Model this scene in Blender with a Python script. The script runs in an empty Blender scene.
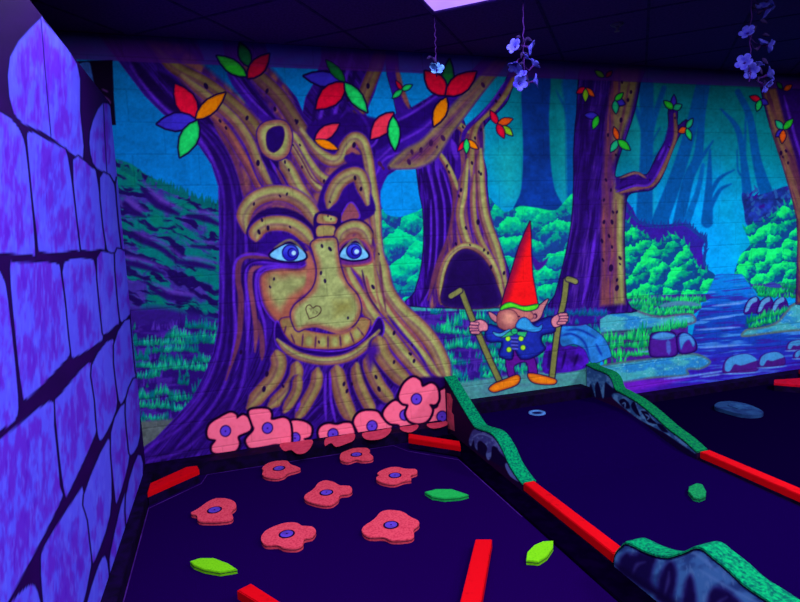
import bpy, bmesh, math, random
import numpy as np
from mathutils import Vector, Matrix
random.seed(7)
sc = bpy.context.scene
# ------------------------------------------------------------------ camera
F_PX = 562.055
EX = (0.95185216, -0.07509056, 0.29721856)      # world axes in (right, down, forward)
EY = (-0.30358189, -0.09613427, 0.94794316)
EZ = (-0.04260869, -0.99253192, -0.11430174)
M = np.array([EX, EY, EZ])
H = 1.555                                        # lens height over the lanes
D = 4.07                                         # distance to the mural wall
PX = -0.60                                       # plane of the castle partition
cam_d = bpy.data.cameras.new('camera'); cam = bpy.data.objects.new('camera', cam_d)
sc.collection.objects.link(cam); sc.camera = cam
cam_d.sensor_fit = 'HORIZONTAL'; cam_d.sensor_width = 36.0; cam_d.lens = F_PX*36/800
cam_d.clip_start = 0.02
r, d, f = M[:, 0], M[:, 1], M[:, 2]
cam.matrix_world = Matrix(((r[0], -d[0], -f[0], 0), (r[1], -d[1], -f[1], 0), (r[2], -d[2], -f[2], H), (0, 0, 0, 1)))
# ------------------------------------------------------------------ world, exposure, lamps
sc.view_settings.view_transform = 'Standard'; sc.view_settings.look = 'None'
sc.view_settings.gamma = 1.0; sc.view_settings.use_curve_mapping = False
sc.view_settings.exposure = 0.0
w = bpy.data.worlds.new('world'); sc.world = w; w.use_nodes = True
w.node_tree.nodes['Background'].inputs[0].default_value = (0.35, 0.22, 1.0, 1)
w.node_tree.nodes['Background'].inputs[1].default_value = 0.015
TINT = (0.70, 0.60, 1.00)
CEIL = H + 1.345
GA = math.radians(-40.5)                         # ceiling grid turned against the mural wall
GU = Vector((math.cos(GA), math.sin(GA), 0)); GV = Vector((-math.sin(GA), math.cos(GA), 0))
CORNER = Vector((1.335, 3.36, CEIL))             # corner of the troffer in view
TROFFERS = [(0, 0, 36.0), (0, -4, 150.0), (3, -1, 120.0), (6, 2, 330.0), (-1, -8, 330.0), (4, -7, 330.0), (-2, -2, 34.0)]   # grid cell offsets and lamp power; all after the first are added, unseen


def area(name, loc, sx, sy, energy, rotz):
    l = bpy.data.lights.new(name, 'AREA'); l.shape = 'RECTANGLE'; l.size = sx; l.size_y = sy
    l.energy = energy; l.color = TINT
    o = bpy.data.objects.new(name, l); sc.collection.objects.link(o)
    o.location = loc; o.rotation_euler = (0, 0, rotz)
    return o


# ------------------------------------------------------------------ helpers
def ray(x, y): return M @ np.array([x-400, y-301, F_PX])
def onY(x, y, Y=D): q = ray(x, y); q = q*Y/q[1]; return Vector((q[0], q[1], q[2]+H))
def onX(x, y, X): q = ray(x, y); q = q*X/q[0]; return Vector((q[0], q[1], q[2]+H))
def onZ(x, y, z): q = ray(x, y); q = q*(z-H)/q[2]; return Vector((q[0], q[1], z))
def lin(c): return [(v/255/12.92 if v/255 <= .04045 else ((v/255+.055)/1.055)**2.4) for v in c]
GAIN = 1.0
def alb(c):
    l = lin(c); return tuple(min(.95, GAIN*l[i]*.80*TINT[0]/TINT[i]) for i in range(3))


def mat(name, c, c2=None, scale=20.0, rough=.8, bump=0.0, detail=3, lo=.4, hi=.6, spec=.03, emit=None):
    m = bpy.data.materials.new(name); m.use_nodes = True; nt = m.node_tree; b = nt.nodes['Principled BSDF']
    b.inputs['Roughness'].default_value = rough
    b.inputs['Specular IOR Level'].default_value = spec
    b.inputs['Base Color'].default_value = (*alb(c), 1)
    tc = nt.nodes.new('ShaderNodeTexCoord')
    nz = nt.nodes.new('ShaderNodeTexNoise'); nz.inputs['Scale'].default_value = scale; nz.inputs['Detail'].default_value = detail
    nt.links.new(tc.outputs['Object'], nz.inputs['Vector'])
    if c2 is None: c2 = tuple(v*.82 for v in c)
    rp = nt.nodes.new('ShaderNodeValToRGB')
    rp.color_ramp.elements[0].position = lo; rp.color_ramp.elements[1].position = hi
    rp.color_ramp.elements[0].color = (*alb(c2), 1); rp.color_ramp.elements[1].color = (*alb(c), 1)
    nt.links.new(nz.outputs['Fac'], rp.inputs['Fac']); nt.links.new(rp.outputs['Color'], b.inputs['Base Color'])
    if bump:
        bp = nt.nodes.new('ShaderNodeBump'); bp.inputs['Strength'].default_value = bump; bp.inputs['Distance'].default_value = .01
        nt.links.new(nz.outputs['Fac'], bp.inputs['Height']); nt.links.new(bp.outputs['Normal'], b.inputs['Normal'])
    if emit:
        b.inputs['Emission Color'].default_value = (*emit[0], 1); b.inputs['Emission Strength'].default_value = emit[1]
    return m


def paint_mat(name, rough=.75):
    m = bpy.data.materials.new(name); m.use_nodes = True; nt = m.node_tree; b = nt.nodes['Principled BSDF']
    b.inputs['Roughness'].default_value = rough; b.inputs['Specular IOR Level'].default_value = .03
    a = nt.nodes.new('ShaderNodeAttribute'); a.attribute_name = 'paint'
    nt.links.new(a.outputs['Color'], b.inputs['Base Color'])
    return m


def link_mesh(name, me, m=None, parent=None):
    o = bpy.data.objects.new(name, me); sc.collection.objects.link(o)
    if m: me.materials.append(m)
    if parent:
        o.parent = parent; o.matrix_parent_inverse = Matrix.Translation(-parent.location) if parent.type == 'EMPTY' or True else Matrix()
    return o


def obj(name, bm, m, parent=None, smooth=False):
    bmesh.ops.recalc_face_normals(bm, faces=bm.faces[:])
    me = bpy.data.meshes.new(name); bm.to_mesh(me); bm.free()
    if smooth:
        for p in me.polygons: p.use_smooth = True
    return link_mesh(name, me, m, parent)


def thing(name, label, cat, loc=(0, 0, 0), group=None):
    o = bpy.data.objects.new(name, None); sc.collection.objects.link(o); o.location = loc; o.empty_display_size = .05
    o['label'] = label; o['category'] = cat
    if group: o['group'] = group
    return o


def tag(o, label, cat, group=None):
    o['label'] = label; o['category'] = cat
    if group: o['group'] = group
    return o


def struct(o): o['kind'] = 'structure'; return o


def origin_to(o, p):
    p = Vector(p); o.data.transform(Matrix.Translation(-p)); o.location = p; return o


def box(bm, x0, x1, y0, y1, z0, z1, bev=0):
    v = [bm.verts.new((x, y, z)) for x in (x0, x1) for y in (y0, y1) for z in (z0, z1)]
    fs = [bm.faces.new([v[i] for i in q]) for q in ((0, 1, 3, 2), (4, 6, 7, 5), (0, 4, 5, 1), (2, 3, 7, 6), (0, 2, 6, 4), (1, 5, 7, 3))]
    if bev:
        es = {e for q in fs for e in q.edges}
        bmesh.ops.bevel(bm, geom=list(es), offset=bev, segments=2, affect='EDGES')


def prism(bm, pts, vec, bev=0):
    """planar outline pts (Vectors) extruded by vec"""
    vec = Vector(vec)
    a = [bm.verts.new(p) for p in pts]; b = [bm.verts.new(Vector(p)+vec) for p in pts]
    fs = [bm.faces.new(a), bm.faces.new(b[::-1])]
    n = len(pts)
    for i in range(n): bm.faces.new((a[i], a[(i+1) % n], b[(i+1) % n], b[i]))
    if bev: bmesh.ops.bevel(bm, geom=list(fs[1].edges), offset=bev, segments=2, affect='EDGES')


def tube(bm, pts, rad, n=8):
    rings = []
    for i, p in enumerate(pts):
        p = Vector(p); a = Vector(pts[max(i-1, 0)]); b = Vector(pts[min(i+1, len(pts)-1)])
        t = (b-a).normalized(); u = t.orthogonal().normalized(); v = t.cross(u)
        rr = rad[i] if isinstance(rad, (list, tuple)) else rad
        rings.append([bm.verts.new(p+(u*math.cos(k*2*math.pi/n)+v*math.sin(k*2*math.pi/n))*rr) for k in range(n)])
    for a, b in zip(rings, rings[1:]):
        for k in range(n): bm.faces.new((a[k], a[(k+1) % n], b[(k+1) % n], b[k]))
    bm.faces.new(rings[0][::-1]); bm.faces.new(rings[-1])


def spl(pts, closed=True, n=6):
    P = np.array(pts, float); m = len(P); out = []
    rng = range(m) if closed else range(m-1)
    for i in rng:
        p1 = P[i]; p2 = P[(i+1) % m]
        p0 = P[(i-1) % m] if closed or i > 0 else 2*p1-p2
        p3 = P[(i+2) % m] if closed or i+2 < m else 2*p2-p1
        for k in range(n):
            t = k/n
            out.append(.5*((2*p1)+(-p0+p2)*t+(2*p0-5*p1+4*p2-p3)*t*t+(-p0+3*p1-3*p2+p3)*t**3))
    if not closed: out.append(P[-1])
    return np.array(out)


# ------------------------------------------------------------------ the painter: brush work laid down on a wall
def hsh(ix, iy, seed):
    h = (ix.astype(np.int64)*374761393+iy.astype(np.int64)*668265263+seed*2147483647) & 0xffffffff
    h = ((h ^ (h >> 13))*1274126177) & 0xffffffff
    return ((h ^ (h >> 16)) & 0xffff).astype(np.float32)/65535


def noise(X, Y, seed=0):
    ix = np.floor(X); iy = np.floor(Y); fx = X-ix; fy = Y-iy
    fx = fx*fx*(3-2*fx); fy = fy*fy*(3-2*fy)
    a = hsh(ix, iy, seed); b = hsh(ix+1, iy, seed); c = hsh(ix, iy+1, seed); e = hsh(ix+1, iy+1, seed)
    return (a*(1-fx)+b*fx)*(1-fy)+(c*(1-fx)+e*fx)*fy


def fbm(X, Y, seed=0, o=3):
    s = 0; a = .5; t = 0
    for i in range(o):
        s = s+a*noise(X*2**i, Y*2**i, seed+i*17); t += a; a *= .55
    return s/t


def sst(a, b, x): t = np.clip((x-a)/(b-a), 0, 1); return t*t*(3-2*t)


def mixc(c1, c2, t):
    t = np.asarray(t)[..., None]; return np.asarray(c1, np.float32)*(1-t)+np.asarray(c2, np.float32)*t


class Canvas:
    def __init__(s, x0, y0, x1, y1, S=2.0):
        s.x0, s.y0, s.S = x0, y0, S
        s.W = int((x1-x0)*S); s.Hh = int((y1-y0)*S)
        s.rgb = np.zeros((s.Hh, s.W, 3), np.float32); s.pid = np.zeros((s.Hh, s.W), np.int16)
        s.cur = 0

    def win(s, xa, ya, xb, yb):
        i0 = max(0, int((ya-s.y0)*s.S)); i1 = min(s.Hh, int((yb-s.y0)*s.S)+1)
        j0 = max(0, int((xa-s.x0)*s.S)); j1 = min(s.W, int((xb-s.x0)*s.S)+1)
        if i1 <= i0 or j1 <= j0: return None
        Y, X = np.mgrid[i0:i1, j0:j1].astype(np.float32)
        return (slice(i0, i1), slice(j0, j1)), X/s.S+s.x0, Y/s.S+s.y0

    def put(s, sl, col, a):
        a = np.clip(a, 0, 1)
        base = s.rgb[sl]; col = np.asarray(col, np.float32)
        s.rgb[sl] = base*(1-a[..., None])+col*a[..., None]
        if s.cur is not None:
            p = s.pid[sl]; p[a > .5] = s.cur

    def sdf(s, P, X, Y, closed=True):
        d2 = np.full(X.shape, 1e9, np.float32); ins = np.zeros(X.shape, bool); n = len(P)
        for i in range(n if closed else n-1):
            ax, ay = P[i]; bx, by = P[(i+1) % n]
            ex, ey = bx-ax, by-ay; L = ex*ex+ey*ey+1e-9
            t = np.clip(((X-ax)*ex+(Y-ay)*ey)/L, 0, 1)
            dx = X-ax-t*ex; dy = Y-ay-t*ey
            np.minimum(d2, dx*dx+dy*dy, out=d2)
            if closed and ay != by:
                c = ((ay > Y) != (by > Y)); xs = ex*(Y-ay)/(by-ay)+ax
                ins ^= c & (X < xs)
        dd = np.sqrt(d2)
        return np.where(ins, -dd, dd) if closed else dd

    def poly(s, pts, col, soft=.8, smooth=True, out=None, ow=1.0, rim=None, rw=4.0, n=5, a=1.0, nz=.0, ns=.2):
        P = spl(pts, True, n) if smooth else np.array(pts, float)
        m = 4
        wn = s.win(P[:, 0].min()-m, P[:, 1].min()-m, P[:, 0].max()+m, P[:, 1].max()+m)
        if wn is None: return
        sl, X, Y = wn; d = s.sdf(P, X, Y)
        c = col(X, Y, d) if callable(col) else np.broadcast_to(np.asarray(col, np.float32), X.shape+(3,))
        if rim is not None:
            c = mixc(c, rim, 0) * 0 + c*(1-sst(-rw, 0, d)[..., None])+np.asarray(rim, np.float32)*sst(-rw, 0, d)[..., None]
        if nz: c = c*(1+nz*(fbm(X*ns, Y*ns, 5)-.5)*2)[..., None]
        if out is not None: s.put(sl, out, (.5-(d-ow)/.9))
        s.put(sl, c, (.5-d/soft)*a)

    def stroke(s, pts, w, col, soft=.9, a=1.0, smooth=True, n=5, taper=True):
        """variable width brush stroke; w scalar or per point list"""
        if smooth: P = spl(pts, False, n)
        else: P = np.array(pts, float)
        k = len(P)
        if np.isscalar(w):
            W = np.full(k, float(w))
            if taper:
                e = np.minimum(np.linspace(0, 1, k), np.linspace(1, 0, k)); W = W*np.clip(.25+e*5, 0, 1)
        else: W = np.interp(np.linspace(0, 1, k), np.linspace(0, 1, len(w)), w)
        m = float(np.max(W))+soft+2
        wn = s.win(P[:, 0].min()-m, P[:, 1].min()-m, P[:, 0].max()+m, P[:, 1].max()+m)
        if wn is None: return
        sl, X, Y = wn; best = np.full(X.shape, 1e9, np.float32)
        for i in range(k-1):
            ax, ay = P[i]; ex, ey = P[i+1]-P[i]; L = ex*ex+ey*ey+1e-9
            t = np.clip(((X-ax)*ex+(Y-ay)*ey)/L, 0, 1)
            dx = X-ax-t*ex; dy = Y-ay-t*ey
            np.minimum(best, np.sqrt(dx*dx+dy*dy)-(W[i]*(1-t)+W[i+1]*t), out=best)
        s.put(sl, col, (.5-best/soft)*a)

    def ell(s, cx, cy, rx, ry, col, ang=0, soft=.8, out=None, ow=1.0, a=1.0):
        t = np.linspace(0, 2*np.pi, 20, endpoint=False); c, q = math.cos(ang), math.sin(ang)
        s.poly([(cx+rx*math.cos(k)*c-ry*math.sin(k)*q, cy+rx*math.cos(k)*q+ry*math.sin(k)*c) for k in t], col, soft, False, out, ow, a=a)


TAN = (158, 166, 98); TAN2 = (142, 134, 84); BRN = (142, 80, 84); BRD = (98, 46, 84)
PUR = (88, 34, 205); PUD = (54, 14, 150); DRK = (30, 4, 92); OUT = (18, 0, 66)


def ridge(cv, pts, w, t=TAN, b=BRN, off=(1.0, -.8), halo=True):
    """painted bark ridge: violet halo, brown flank, tan crest, thin dark crease on the shaded side"""
    if halo: cv.stroke(pts, w+1.2, (74, 26, 178), soft=2.0, a=.8)
    cv.stroke(pts, w+.3, tuple(v*.86 for v in b), soft=1.6)
    m1 = tuple(.5*p+.5*q for p, q in zip(t, b))
    cv.stroke([(x+off[0]*.5, y+off[1]*.5) for x, y in pts], w*.74, m1, soft=w*.4+.6)
    cv.stroke([(x+off[0]*1.1, y+off[1]*1.1) for x, y in pts], w*.36, t, soft=w*.55+.6)
    cv.stroke([(x-off[0]*1.1, y-off[1]*.9) for x, y in pts], w*.12+.1, (96, 36, 92), soft=w*.3+.6, a=.55)


XL = [(20, 92), (62, 120), (95, 145), (112, 162), (147, 200), (164, 212), (186, 219), (240, 220), (330, 220), (352, 214), (375, 205), (400, 192), (422, 172), (440, 155), (460, 140), (500, 120)]
def bark(fx, seed, fy=.022, base=(DRK, PUD, PUR)):
    def f(X, Y, d):
        u = fx(X, Y)
        n = fbm(u*.30+2.2*noise(X*.03, Y*.025, seed+4), Y*fy, seed, 3)*.75+.25*noise(u*.9, Y*.06, seed+8)
        c = mixc(base[0], base[1], sst(.36, .5, n)); return mixc(c, base[2], .75*sst(.57, .74, n))
    return f
def face_u(X, Y): return X-np.interp(Y, [p[0] for p in XL], [p[1] for p in XL]).astype(np.float32)


def spots(cv, L, c=(28, 4, 60)):
    for q in L:
        x, y = q[0], q[1]; r = q[2] if len(q) > 2 else 1.3
        cv.ell(x, y, r*.8, r*1.35, c, ang=(x*7 % 10)/10-.6)


def foliage(cv, pts, dark, mid, light, size=7, seed=0, spiky=0, tilt=0.0):
    """clumps of leaves, each with a bright crown and a deep underside"""
    rs = np.random.RandomState(seed)

    def col(X, Y, d):
        Xw = X+4*fbm(X*.15, Y*.15, seed+1)+2.2*noise(X*.5, Y*.5, seed+3); Yw = Y+4*fbm(X*.15, Y*.15, seed+2)+2.0*noise(X*.6, Y*.6, seed+4)
        gx = Xw/size; gy = Yw/size/.75
        ix = np.floor(gx); iy = np.floor(gy); best = np.full(X.shape, 9e9, np.float32); cyv = np.zeros(X.shape, np.float32); cid = np.zeros(X.shape, np.float32)
        for a in (-1, 0, 1):
            for b in (-1, 0, 1):
                jx = ix+a; jy = iy+b
                px = jx+hsh(jx, jy, seed+5); py = jy+hsh(jx, jy, seed+9)
                dd = (gx-px)**2+(gy-py)**2*.8
                k = dd < best
                best = np.where(k, dd, best); cyv = np.where(k, gy-py+(gx-px)*tilt, cyv); cid = np.where(k, hsh(jx, jy, seed+21), cid)
        v = .5-cyv*.75+(cid-.5)*.55+(fbm(X*.35, Y*.35, seed+7)-.5)*.7
        c = mixc(dark, mid, sst(.15, .5, v)); return mixc(c, light, sst(.5, .88, v)*.95)
    cv.poly(pts, col, soft=.9)
    if spiky:
        P = spl(pts, True, 4)
        for i in range(0, len(P)):
            if i % 2: continue
            x, y = P[i]
            if y > np.percentile(P[:, 1], spiky): continue
            cv.stroke([(x, y+1), (x+rs.uniform(-2.5, 2.5), y-rs.uniform(2, 5))], [1.2, .3], mid, smooth=False)


def grass(cv, pts, lightc, midc, darkc, period=11, seed=0, y0=0, slope=0.0, dens=.5):
    """rows of painted grass tufts, back to front"""
    P = np.array(pts, float); rs = np.random.RandomState(seed)
    cv.poly(pts, lambda X, Y, d: mixc(darkc, (72, 36, 168), .8*sst(.45, .7, fbm(X*.06, Y*.2, seed+6))), soft=.8, smooth=False)
    def inside(x, y):
        c = False; n = len(P)
        for i in range(n):
            ax, ay = P[i]; bx, by = P[(i+1) % n]
            if (ay > y) != (by > y) and x < (bx-ax)*(y-ay)/(by-ay)+ax: c = not c
        return c
    y = P[:, 1].min()-abs(slope)*100; st = period*.62; r = 0
    while y < P[:, 1].max()+abs(slope)*160:
        r += 1; x = P[:, 0].min()
        while x < P[:, 0].max():
            yy = y+slope*(x-P[:, 0].min())+period*.5*(float(noise(np.array([x*.05]), np.array([r*3.7]), seed))-.5)+rs.uniform(-1, 1)
            pt = float(noise(np.array([x*.055+r*7.1]), np.array([r*1.9]), seed+2)); b = float(noise(np.array([x*.14]), np.array([r*2.3]), seed+5))
            if inside(x, yy) and inside(x, yy-1):
                h = period*(.35+.55*b)*rs.uniform(.7, 1.15); lean = rs.uniform(-.25, .25)*h
                if pt > 1-dens*.95 or rs.rand() < .06:
                    c = midc if pt < 1-dens*.95+.16 or rs.rand() < .25 else lightc
                    c = [v*rs.uniform(.82, 1.08) for v in c]
                    cv.stroke([(x, yy), (x+lean, yy-h)], [1.25, .25], c, soft=.9, smooth=False, a=.9)
                    cv.stroke([(x-.4, yy+.8), (x+.4, yy-h*.25)], [.9, .3], [v*.55 for v in midc], soft=1.2, smooth=False, a=.5)
                elif pt > .3: cv.stroke([(x, yy), (x+lean, yy-h*.9)], [1.2, .25], darkc if rs.rand() < .6 else (78, 44, 180), soft=1, smooth=False, a=.7)
            x += rs.uniform(1.1, 2.0)
        y += st


def leaf(cv, b, t, w, col):
    b = np.array(b, float); t = np.array(t, float); v = t-b; n = np.array([-v[1], v[0]])/np.hypot(*v)
    pr = [(0, 0), (.15, .3), (.35, .48), (.55, .5), (.8, .3), (1, 0)]
    P = [b+v*s+n*w*k for s, k in pr]+[b+v*s-n*w*k for s, k in pr[-2:0:-1]]
    big = w > 9
    cv.poly(P, col, smooth=False, out=OUT, ow=1.7 if big else .9, rim=[q*.82 for q in col], rw=2.0, nz=.07 if big else 0)


PARTS = ['painted_forest']; PLAB = {0: 'painted teal forest backdrop with misty trunks, bushes, river and rocks'}
def part(name, lab=None):
    PARTS.append(name); i = len(PARTS)-1
    if lab: PLAB[i] = lab
    return i


def paint_mural():
    cv = Canvas(55, 25, 850, 485, 2.0); cv.cur = 0
    # ---- open sky and mist
    sl, X, Y = cv.win(55, 25, 850, 485)
    c = mixc((0, 116, 200), (0, 142, 236), sst(150, 420, X))
    c = mixc(c, (0, 122, 140), sst(455, 540, X)*(1-sst(150, 235, Y)))
    g = np.exp(-((X-706)/75)**2-((Y-240)/75)**2); c = mixc(c, (0, 162, 252), np.clip(g*1.25, 0, 1))
    g = np.exp(-((X-475)/42)**2-((Y-160)/60)**2); c = mixc(c, (0, 175, 205), .6*g)
    c = mixc(c, (0, 150, 160), .35*sst(.45, .7, fbm(X*.02, Y*.012, 3))*sst(430, 520, X))
    c = c*(1+.16*(fbm(X*.06, Y*.09, 11)-.5))[..., None]
    cv.rgb[sl] = c
    # light shafts
    for p in ([(560, 88), (575, 88), (576, 206), (556, 206)], [(490, 150), (523, 130), (523, 205), (500, 210)], [(625, 90), (640, 90), (660, 220), (640, 220)]):
        cv.poly(p, (20, 178, 190), soft=10, a=.4, smooth=False)
    # ---- distant trunks
    B = (8, 54, 150); B2 = (0, 86, 172); B3 = (0, 100, 188)
    cv.poly([(523, 70), (549, 70), (549, 120), (551, 165), (555, 190), (562, 212), (515, 214), (521, 190), (523, 150)], B, soft=1.6, nz=.2, ns=.12)
    cv.poly([(578, 80), (562, 80), (565, 120), (567, 205), (574, 206)], B2, soft=3, a=.8)
    cv.stroke([(556, 90), (568, 118), (570, 165)], 1.6, B2, a=.7, soft=2)
    for P, W, C, a in [([(646, 85), (647, 130), (646, 170), (644, 222)], [8, 6.5, 7, 9], B2, .75), ([(630, 92), (641, 122), (646, 140)], [2, 3, 3], B2, .7), ([(664, 88), (655, 115), (648, 140)], [3, 3.5, 4], B2, .7),
                       ([(660, 128), (652, 142), (647, 155)], [1, 1.5, 2], B2, .7),
                       ([(700, 86), (690, 132), (676, 178), (658, 226)], [4.5, 6, 7, 8.5], B2, .9), ([(706, 86), (702, 115), (698, 156), (688, 180), (678, 226)], [4, 3.5, 4.5, 5.5, 6], B2, .95),
                       ([(713, 141), (704, 154), (694, 168)], [.8, 2, 3], B2, .95), ([(703, 165), (698, 190), (686, 224)], [2, 2.6, 4], B3, .95),
                       ([(710, 150), (709, 185), (707, 222)], [1.2, 3.4, 6], B2, .95), ([(734, 170), (720, 178), (711, 192)], [.8, 2, 2.6], B2, .9), ([(731, 184), (720, 190), (711, 206)], [.8, 2, 2.6], B2, .9),
                       ([(721, 109), (737, 128), (743, 156), (748, 200)], [1, 3, 3.2, 5.5], B2, .95), ([(738, 92), (750, 118), (757, 161), (769, 202)], [3.2, 3.6, 4.6, 7.5], B2, .95),
                       ([(746, 112), (745, 140), (744, 165)], [1, 1.5, 2], B2, .8), ([(737, 150), (738, 170), (742, 176)], [.7, 1, 1.4], B2, .8), ([(668, 130), (660, 150), (650, 160)], [.8, 1.2, 1.5], B2, .7)]:
        cv.stroke(P, W, C, soft=1.6, a=a)
    # ---- bushes right of the tall tree, far bank
    cv.poly([(622, 206), (631, 206), (640, 221), (660, 225), (684, 223), (696, 231), (706, 238), (702, 250), (707, 268), (712, 282), (622, 290)],
            lambda X, Y, d: mixc((28, 40, 150), (66, 14, 168), fbm(X*.09, Y*.12, 8)), soft=1.0)
    rs = np.random.RandomState(3)
    for q in spl([(625, 207), (640, 221), (660, 225), (684, 223), (696, 231), (706, 240), (704, 256), (706, 268)], False, 6):
        cv.stroke([(q[0], q[1]+2), (q[0]+rs.uniform(-2, 4), q[1]-rs.uniform(1.5, 5))], [1.5, .3], (22, 56, 150), smooth=False)
    cv.poly([(742, 193), (752, 196), (770, 192), (790, 186), (803, 200), (800, 215), (770, 228), (748, 226), (744, 210)], (24, 50, 150), soft=1, nz=.4, ns=.2)
    for k in range(40):
        x, y = rs.uniform(744, 798), rs.uniform(190, 220)
        cv.stroke([(x, y), (x+rs.uniform(-5, 5), y-rs.uniform(2, 5))], [1.6, .4], rs.choice([0, 1]) and (34, 84, 170) or (46, 20, 140), smooth=False)
    GD, GM, GL = (10, 70, 140), (0, 158, 128), (20, 240, 120)
    foliage(cv, [(622, 224), (636, 228), (648, 236), (660, 243), (670, 234), (684, 241), (692, 254), (700, 268), (712, 272), (717, 279), (712, 288), (702, 294), (660, 297), (622, 299)], GD, GM, GL, 14, 4, 60, .9)
    foliage(cv, [(737, 284), (739, 258), (750, 244), (745, 228), (764, 220), (779, 209), (792, 198), (815, 192), (850, 200), (850, 290), (780, 287)], GD, GM, GL, 14, 9, 50, .9)
    # ---- river
    def river(X, Y, d):
        c = mixc((6, 128, 228), (16, 66, 184), sst(276, 318, Y)); c = mixc(c, (46, 28, 186), sst(330, 372, Y))
        c = mixc(c, (104, 20, 205), .8*sst(375, 392, Y)*(1-sst(620, 690, X)))
        st = noise(X*.03, Y*.45+X*.03, 31)*.6+noise(X*.08, Y*.9+X*.06, 35)*.4
        c = mixc(c, (70, 150, 240), .75*sst(.56, .74, st)*(1-.45*sst(335, 365, Y)))
        return mixc(c, (60, 16, 150), .6*(1-sst(.25, .42, st)))
    cv.poly([(716, 274), (742, 274), (760, 300), (850, 320), (850, 400), (560, 420), (560, 380), (690, 345), (696, 318)], river, soft=1, smooth=False)
    # left bank strips
    EAR = (92, 84, 130)
    grass(cv, [(620, 296), (708, 294), (714, 297), (700, 303), (702, 308), (690, 317), (620, 318)], (30, 230, 120), (0, 150, 120), (52, 24, 140), 8, 41, 294, 0, .9)
    cv.stroke([(660, 306), (680, 303), (700, 305)], 2.2, (70, 130, 170), soft=1.5)
    def bank(X, Y, d):
        c = mixc((36, 128, 205), (64, 168, 190), sst(.35, .65, fbm(X*.06, Y*.16, 6))); c = mixc(c, (70, 96, 110), .6*sst(-3.5, -1, d)); return mixc(c, (120, 200, 230), .6*sst(.8, .86, noise(X*.55, Y*.8, 61)))
    cv.poly([(578, 322), (592, 315), (612, 311), (626, 306), (640, 311), (660, 316), (688, 313), (696, 318), (693, 324), (668, 329), (640, 332), (606, 336), (590, 330)], bank, soft=1, rim=EAR, rw=3.0)
    cv.stroke([(600, 333), (640, 330), (690, 323)], 1.6, (40, 40, 90), a=.6, soft=1.5)
    grass(cv, [(600, 336), (650, 330), (688, 323), (688, 334), (655, 338), (650, 358), (604, 366), (600, 350)], (30, 225, 110), (0, 150, 110), (66, 22, 130), 12, 47, 325, -.1, .9)
    cv.poly([(540, 392), (545, 376), (580, 372), (606, 364), (650, 358), (688, 353), (702, 355), (711, 361), (708, 366), (699, 370), (688, 370), (687, 376), (650, 379), (600, 388)], bank, soft=1, rim=(74, 100, 120), rw=2.6)
    cv.poly([(586, 392), (600, 386), (640, 380), (690, 378), (660, 386), (620, 393)], (108, 26, 205), soft=3, a=.8)
    for P in ([(664, 379), (690, 376), (730, 370)], [(640, 352), (680, 349)], [(700, 348), (740, 345)], [(696, 330), (740, 327)], [(700, 320), (735, 316)], [(712, 306), (745, 303)], [(752, 312), (790, 318)], [(700, 377), (722, 374)]):
        cv.stroke(P, 1.0, (100, 150, 240), soft=1.2, a=.8)
    # the shore rocks
    def rock(P, top, base=(72, 24, 150)):
        cv.poly(P, base, out=OUT, ow=.7, rim=(40, 8, 110), rw=2.5); cv.poly(top, (66, 140, 220), soft=1.2, rim=(40, 90, 190), rw=1.5)
    rock([(650, 338), (654, 333), (664, 332), (675, 334), (677, 354), (662, 357), (650, 355)], [(652, 338), (655, 334), (664, 332), (675, 335), (671, 339), (660, 340)])
    rock([(677, 338), (682, 333), (690, 335), (696, 343), (695, 351), (680, 353)], [(679, 338), (683, 333), (690, 335), (695, 342), (693, 347), (689, 340), (684, 344), (681, 350)])
    cv.stroke([(668, 340), (669, 354)], 2.2, (70, 90, 200), soft=1.5)
    for (x0, x1, y0, y1) in ((725, 757, 354, 373), (760, 784, 352, 367), (788, 806, 340, 350), (795, 815, 349, 358)):
        w = x1-x0; h = y1-y0
        cv.poly([(x0-1, y1), (x0, y0+h*.4), (x0+w*.25, y0+h*.12), (x0+w*.7, y0), (x1, y0+h*.35), (x1, y1-h*.15), (x0+w*.5, y1)], (66, 22, 130), soft=1, out=(40, 10, 120), ow=.6)
        cv.poly([(x0, y1-h*.15), (x0+1, y0+h*.4), (x0+w*.25, y0+h*.12), (x0+w*.7, y0), (x1, y0+h*.3), (x0+w*.8, y0+h*.45), (x0+w*.5, y0+h*.6), (x0+w*.3, y0+h*.55), (x0+w*.15, y1-h*.1)], (60, 140, 218), soft=1)
        cv.stroke([(x0-3, y1+1), (x0+w*.5, y1+.5), (x1+3, y1-1)], .8, (90, 150, 240), a=.8)
    for x in (744, 757, 771):
        cv.poly([(x, 313), (x+4, 301), (x+12, 297), (x+16, 302), (x+17, 312), (x+8, 313)], (54, 16, 130), out=OUT, ow=.5)
        cv.poly([(x+1, 311), (x+5, 301), (x+12, 297), (x+13, 301), (x+8, 304), (x+4, 311)], (80, 150, 215), soft=1)
    grass(cv, [(750, 284), (850, 283), (850, 297), (790, 297), (760, 297)], (20, 210, 110), (0, 140, 110), (26, 60, 140), 7, 51, 283, 0, 1)
    cv.poly([(764, 286), (772, 282), (782, 286), (778, 288)], (50, 60, 170), soft=1)
    grass(cv, [(745, 327), (746, 318), (780, 309), (792, 304), (790, 316), (760, 328)], (30, 215, 110), (0, 150, 110), (10, 70, 140), 9, 53, 306, -.3, 1)
    cv.poly([(742, 337), (746, 329), (760, 327), (776, 322), (786, 311), (794, 303), (815, 296), (850, 296), (850, 330), (800, 331), (770, 334)], bank, soft=1, rim=(84, 100, 110), rw=3)
    # ---- bushes behind the middle trees
    foliage(cv, [(376, 206), (386, 214), (400, 217), (416, 212), (430, 212), (430, 308), (376, 308)], (24, 60, 150), (0, 150, 150), (0, 226, 150), 20, 22, 0, .3)
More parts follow.
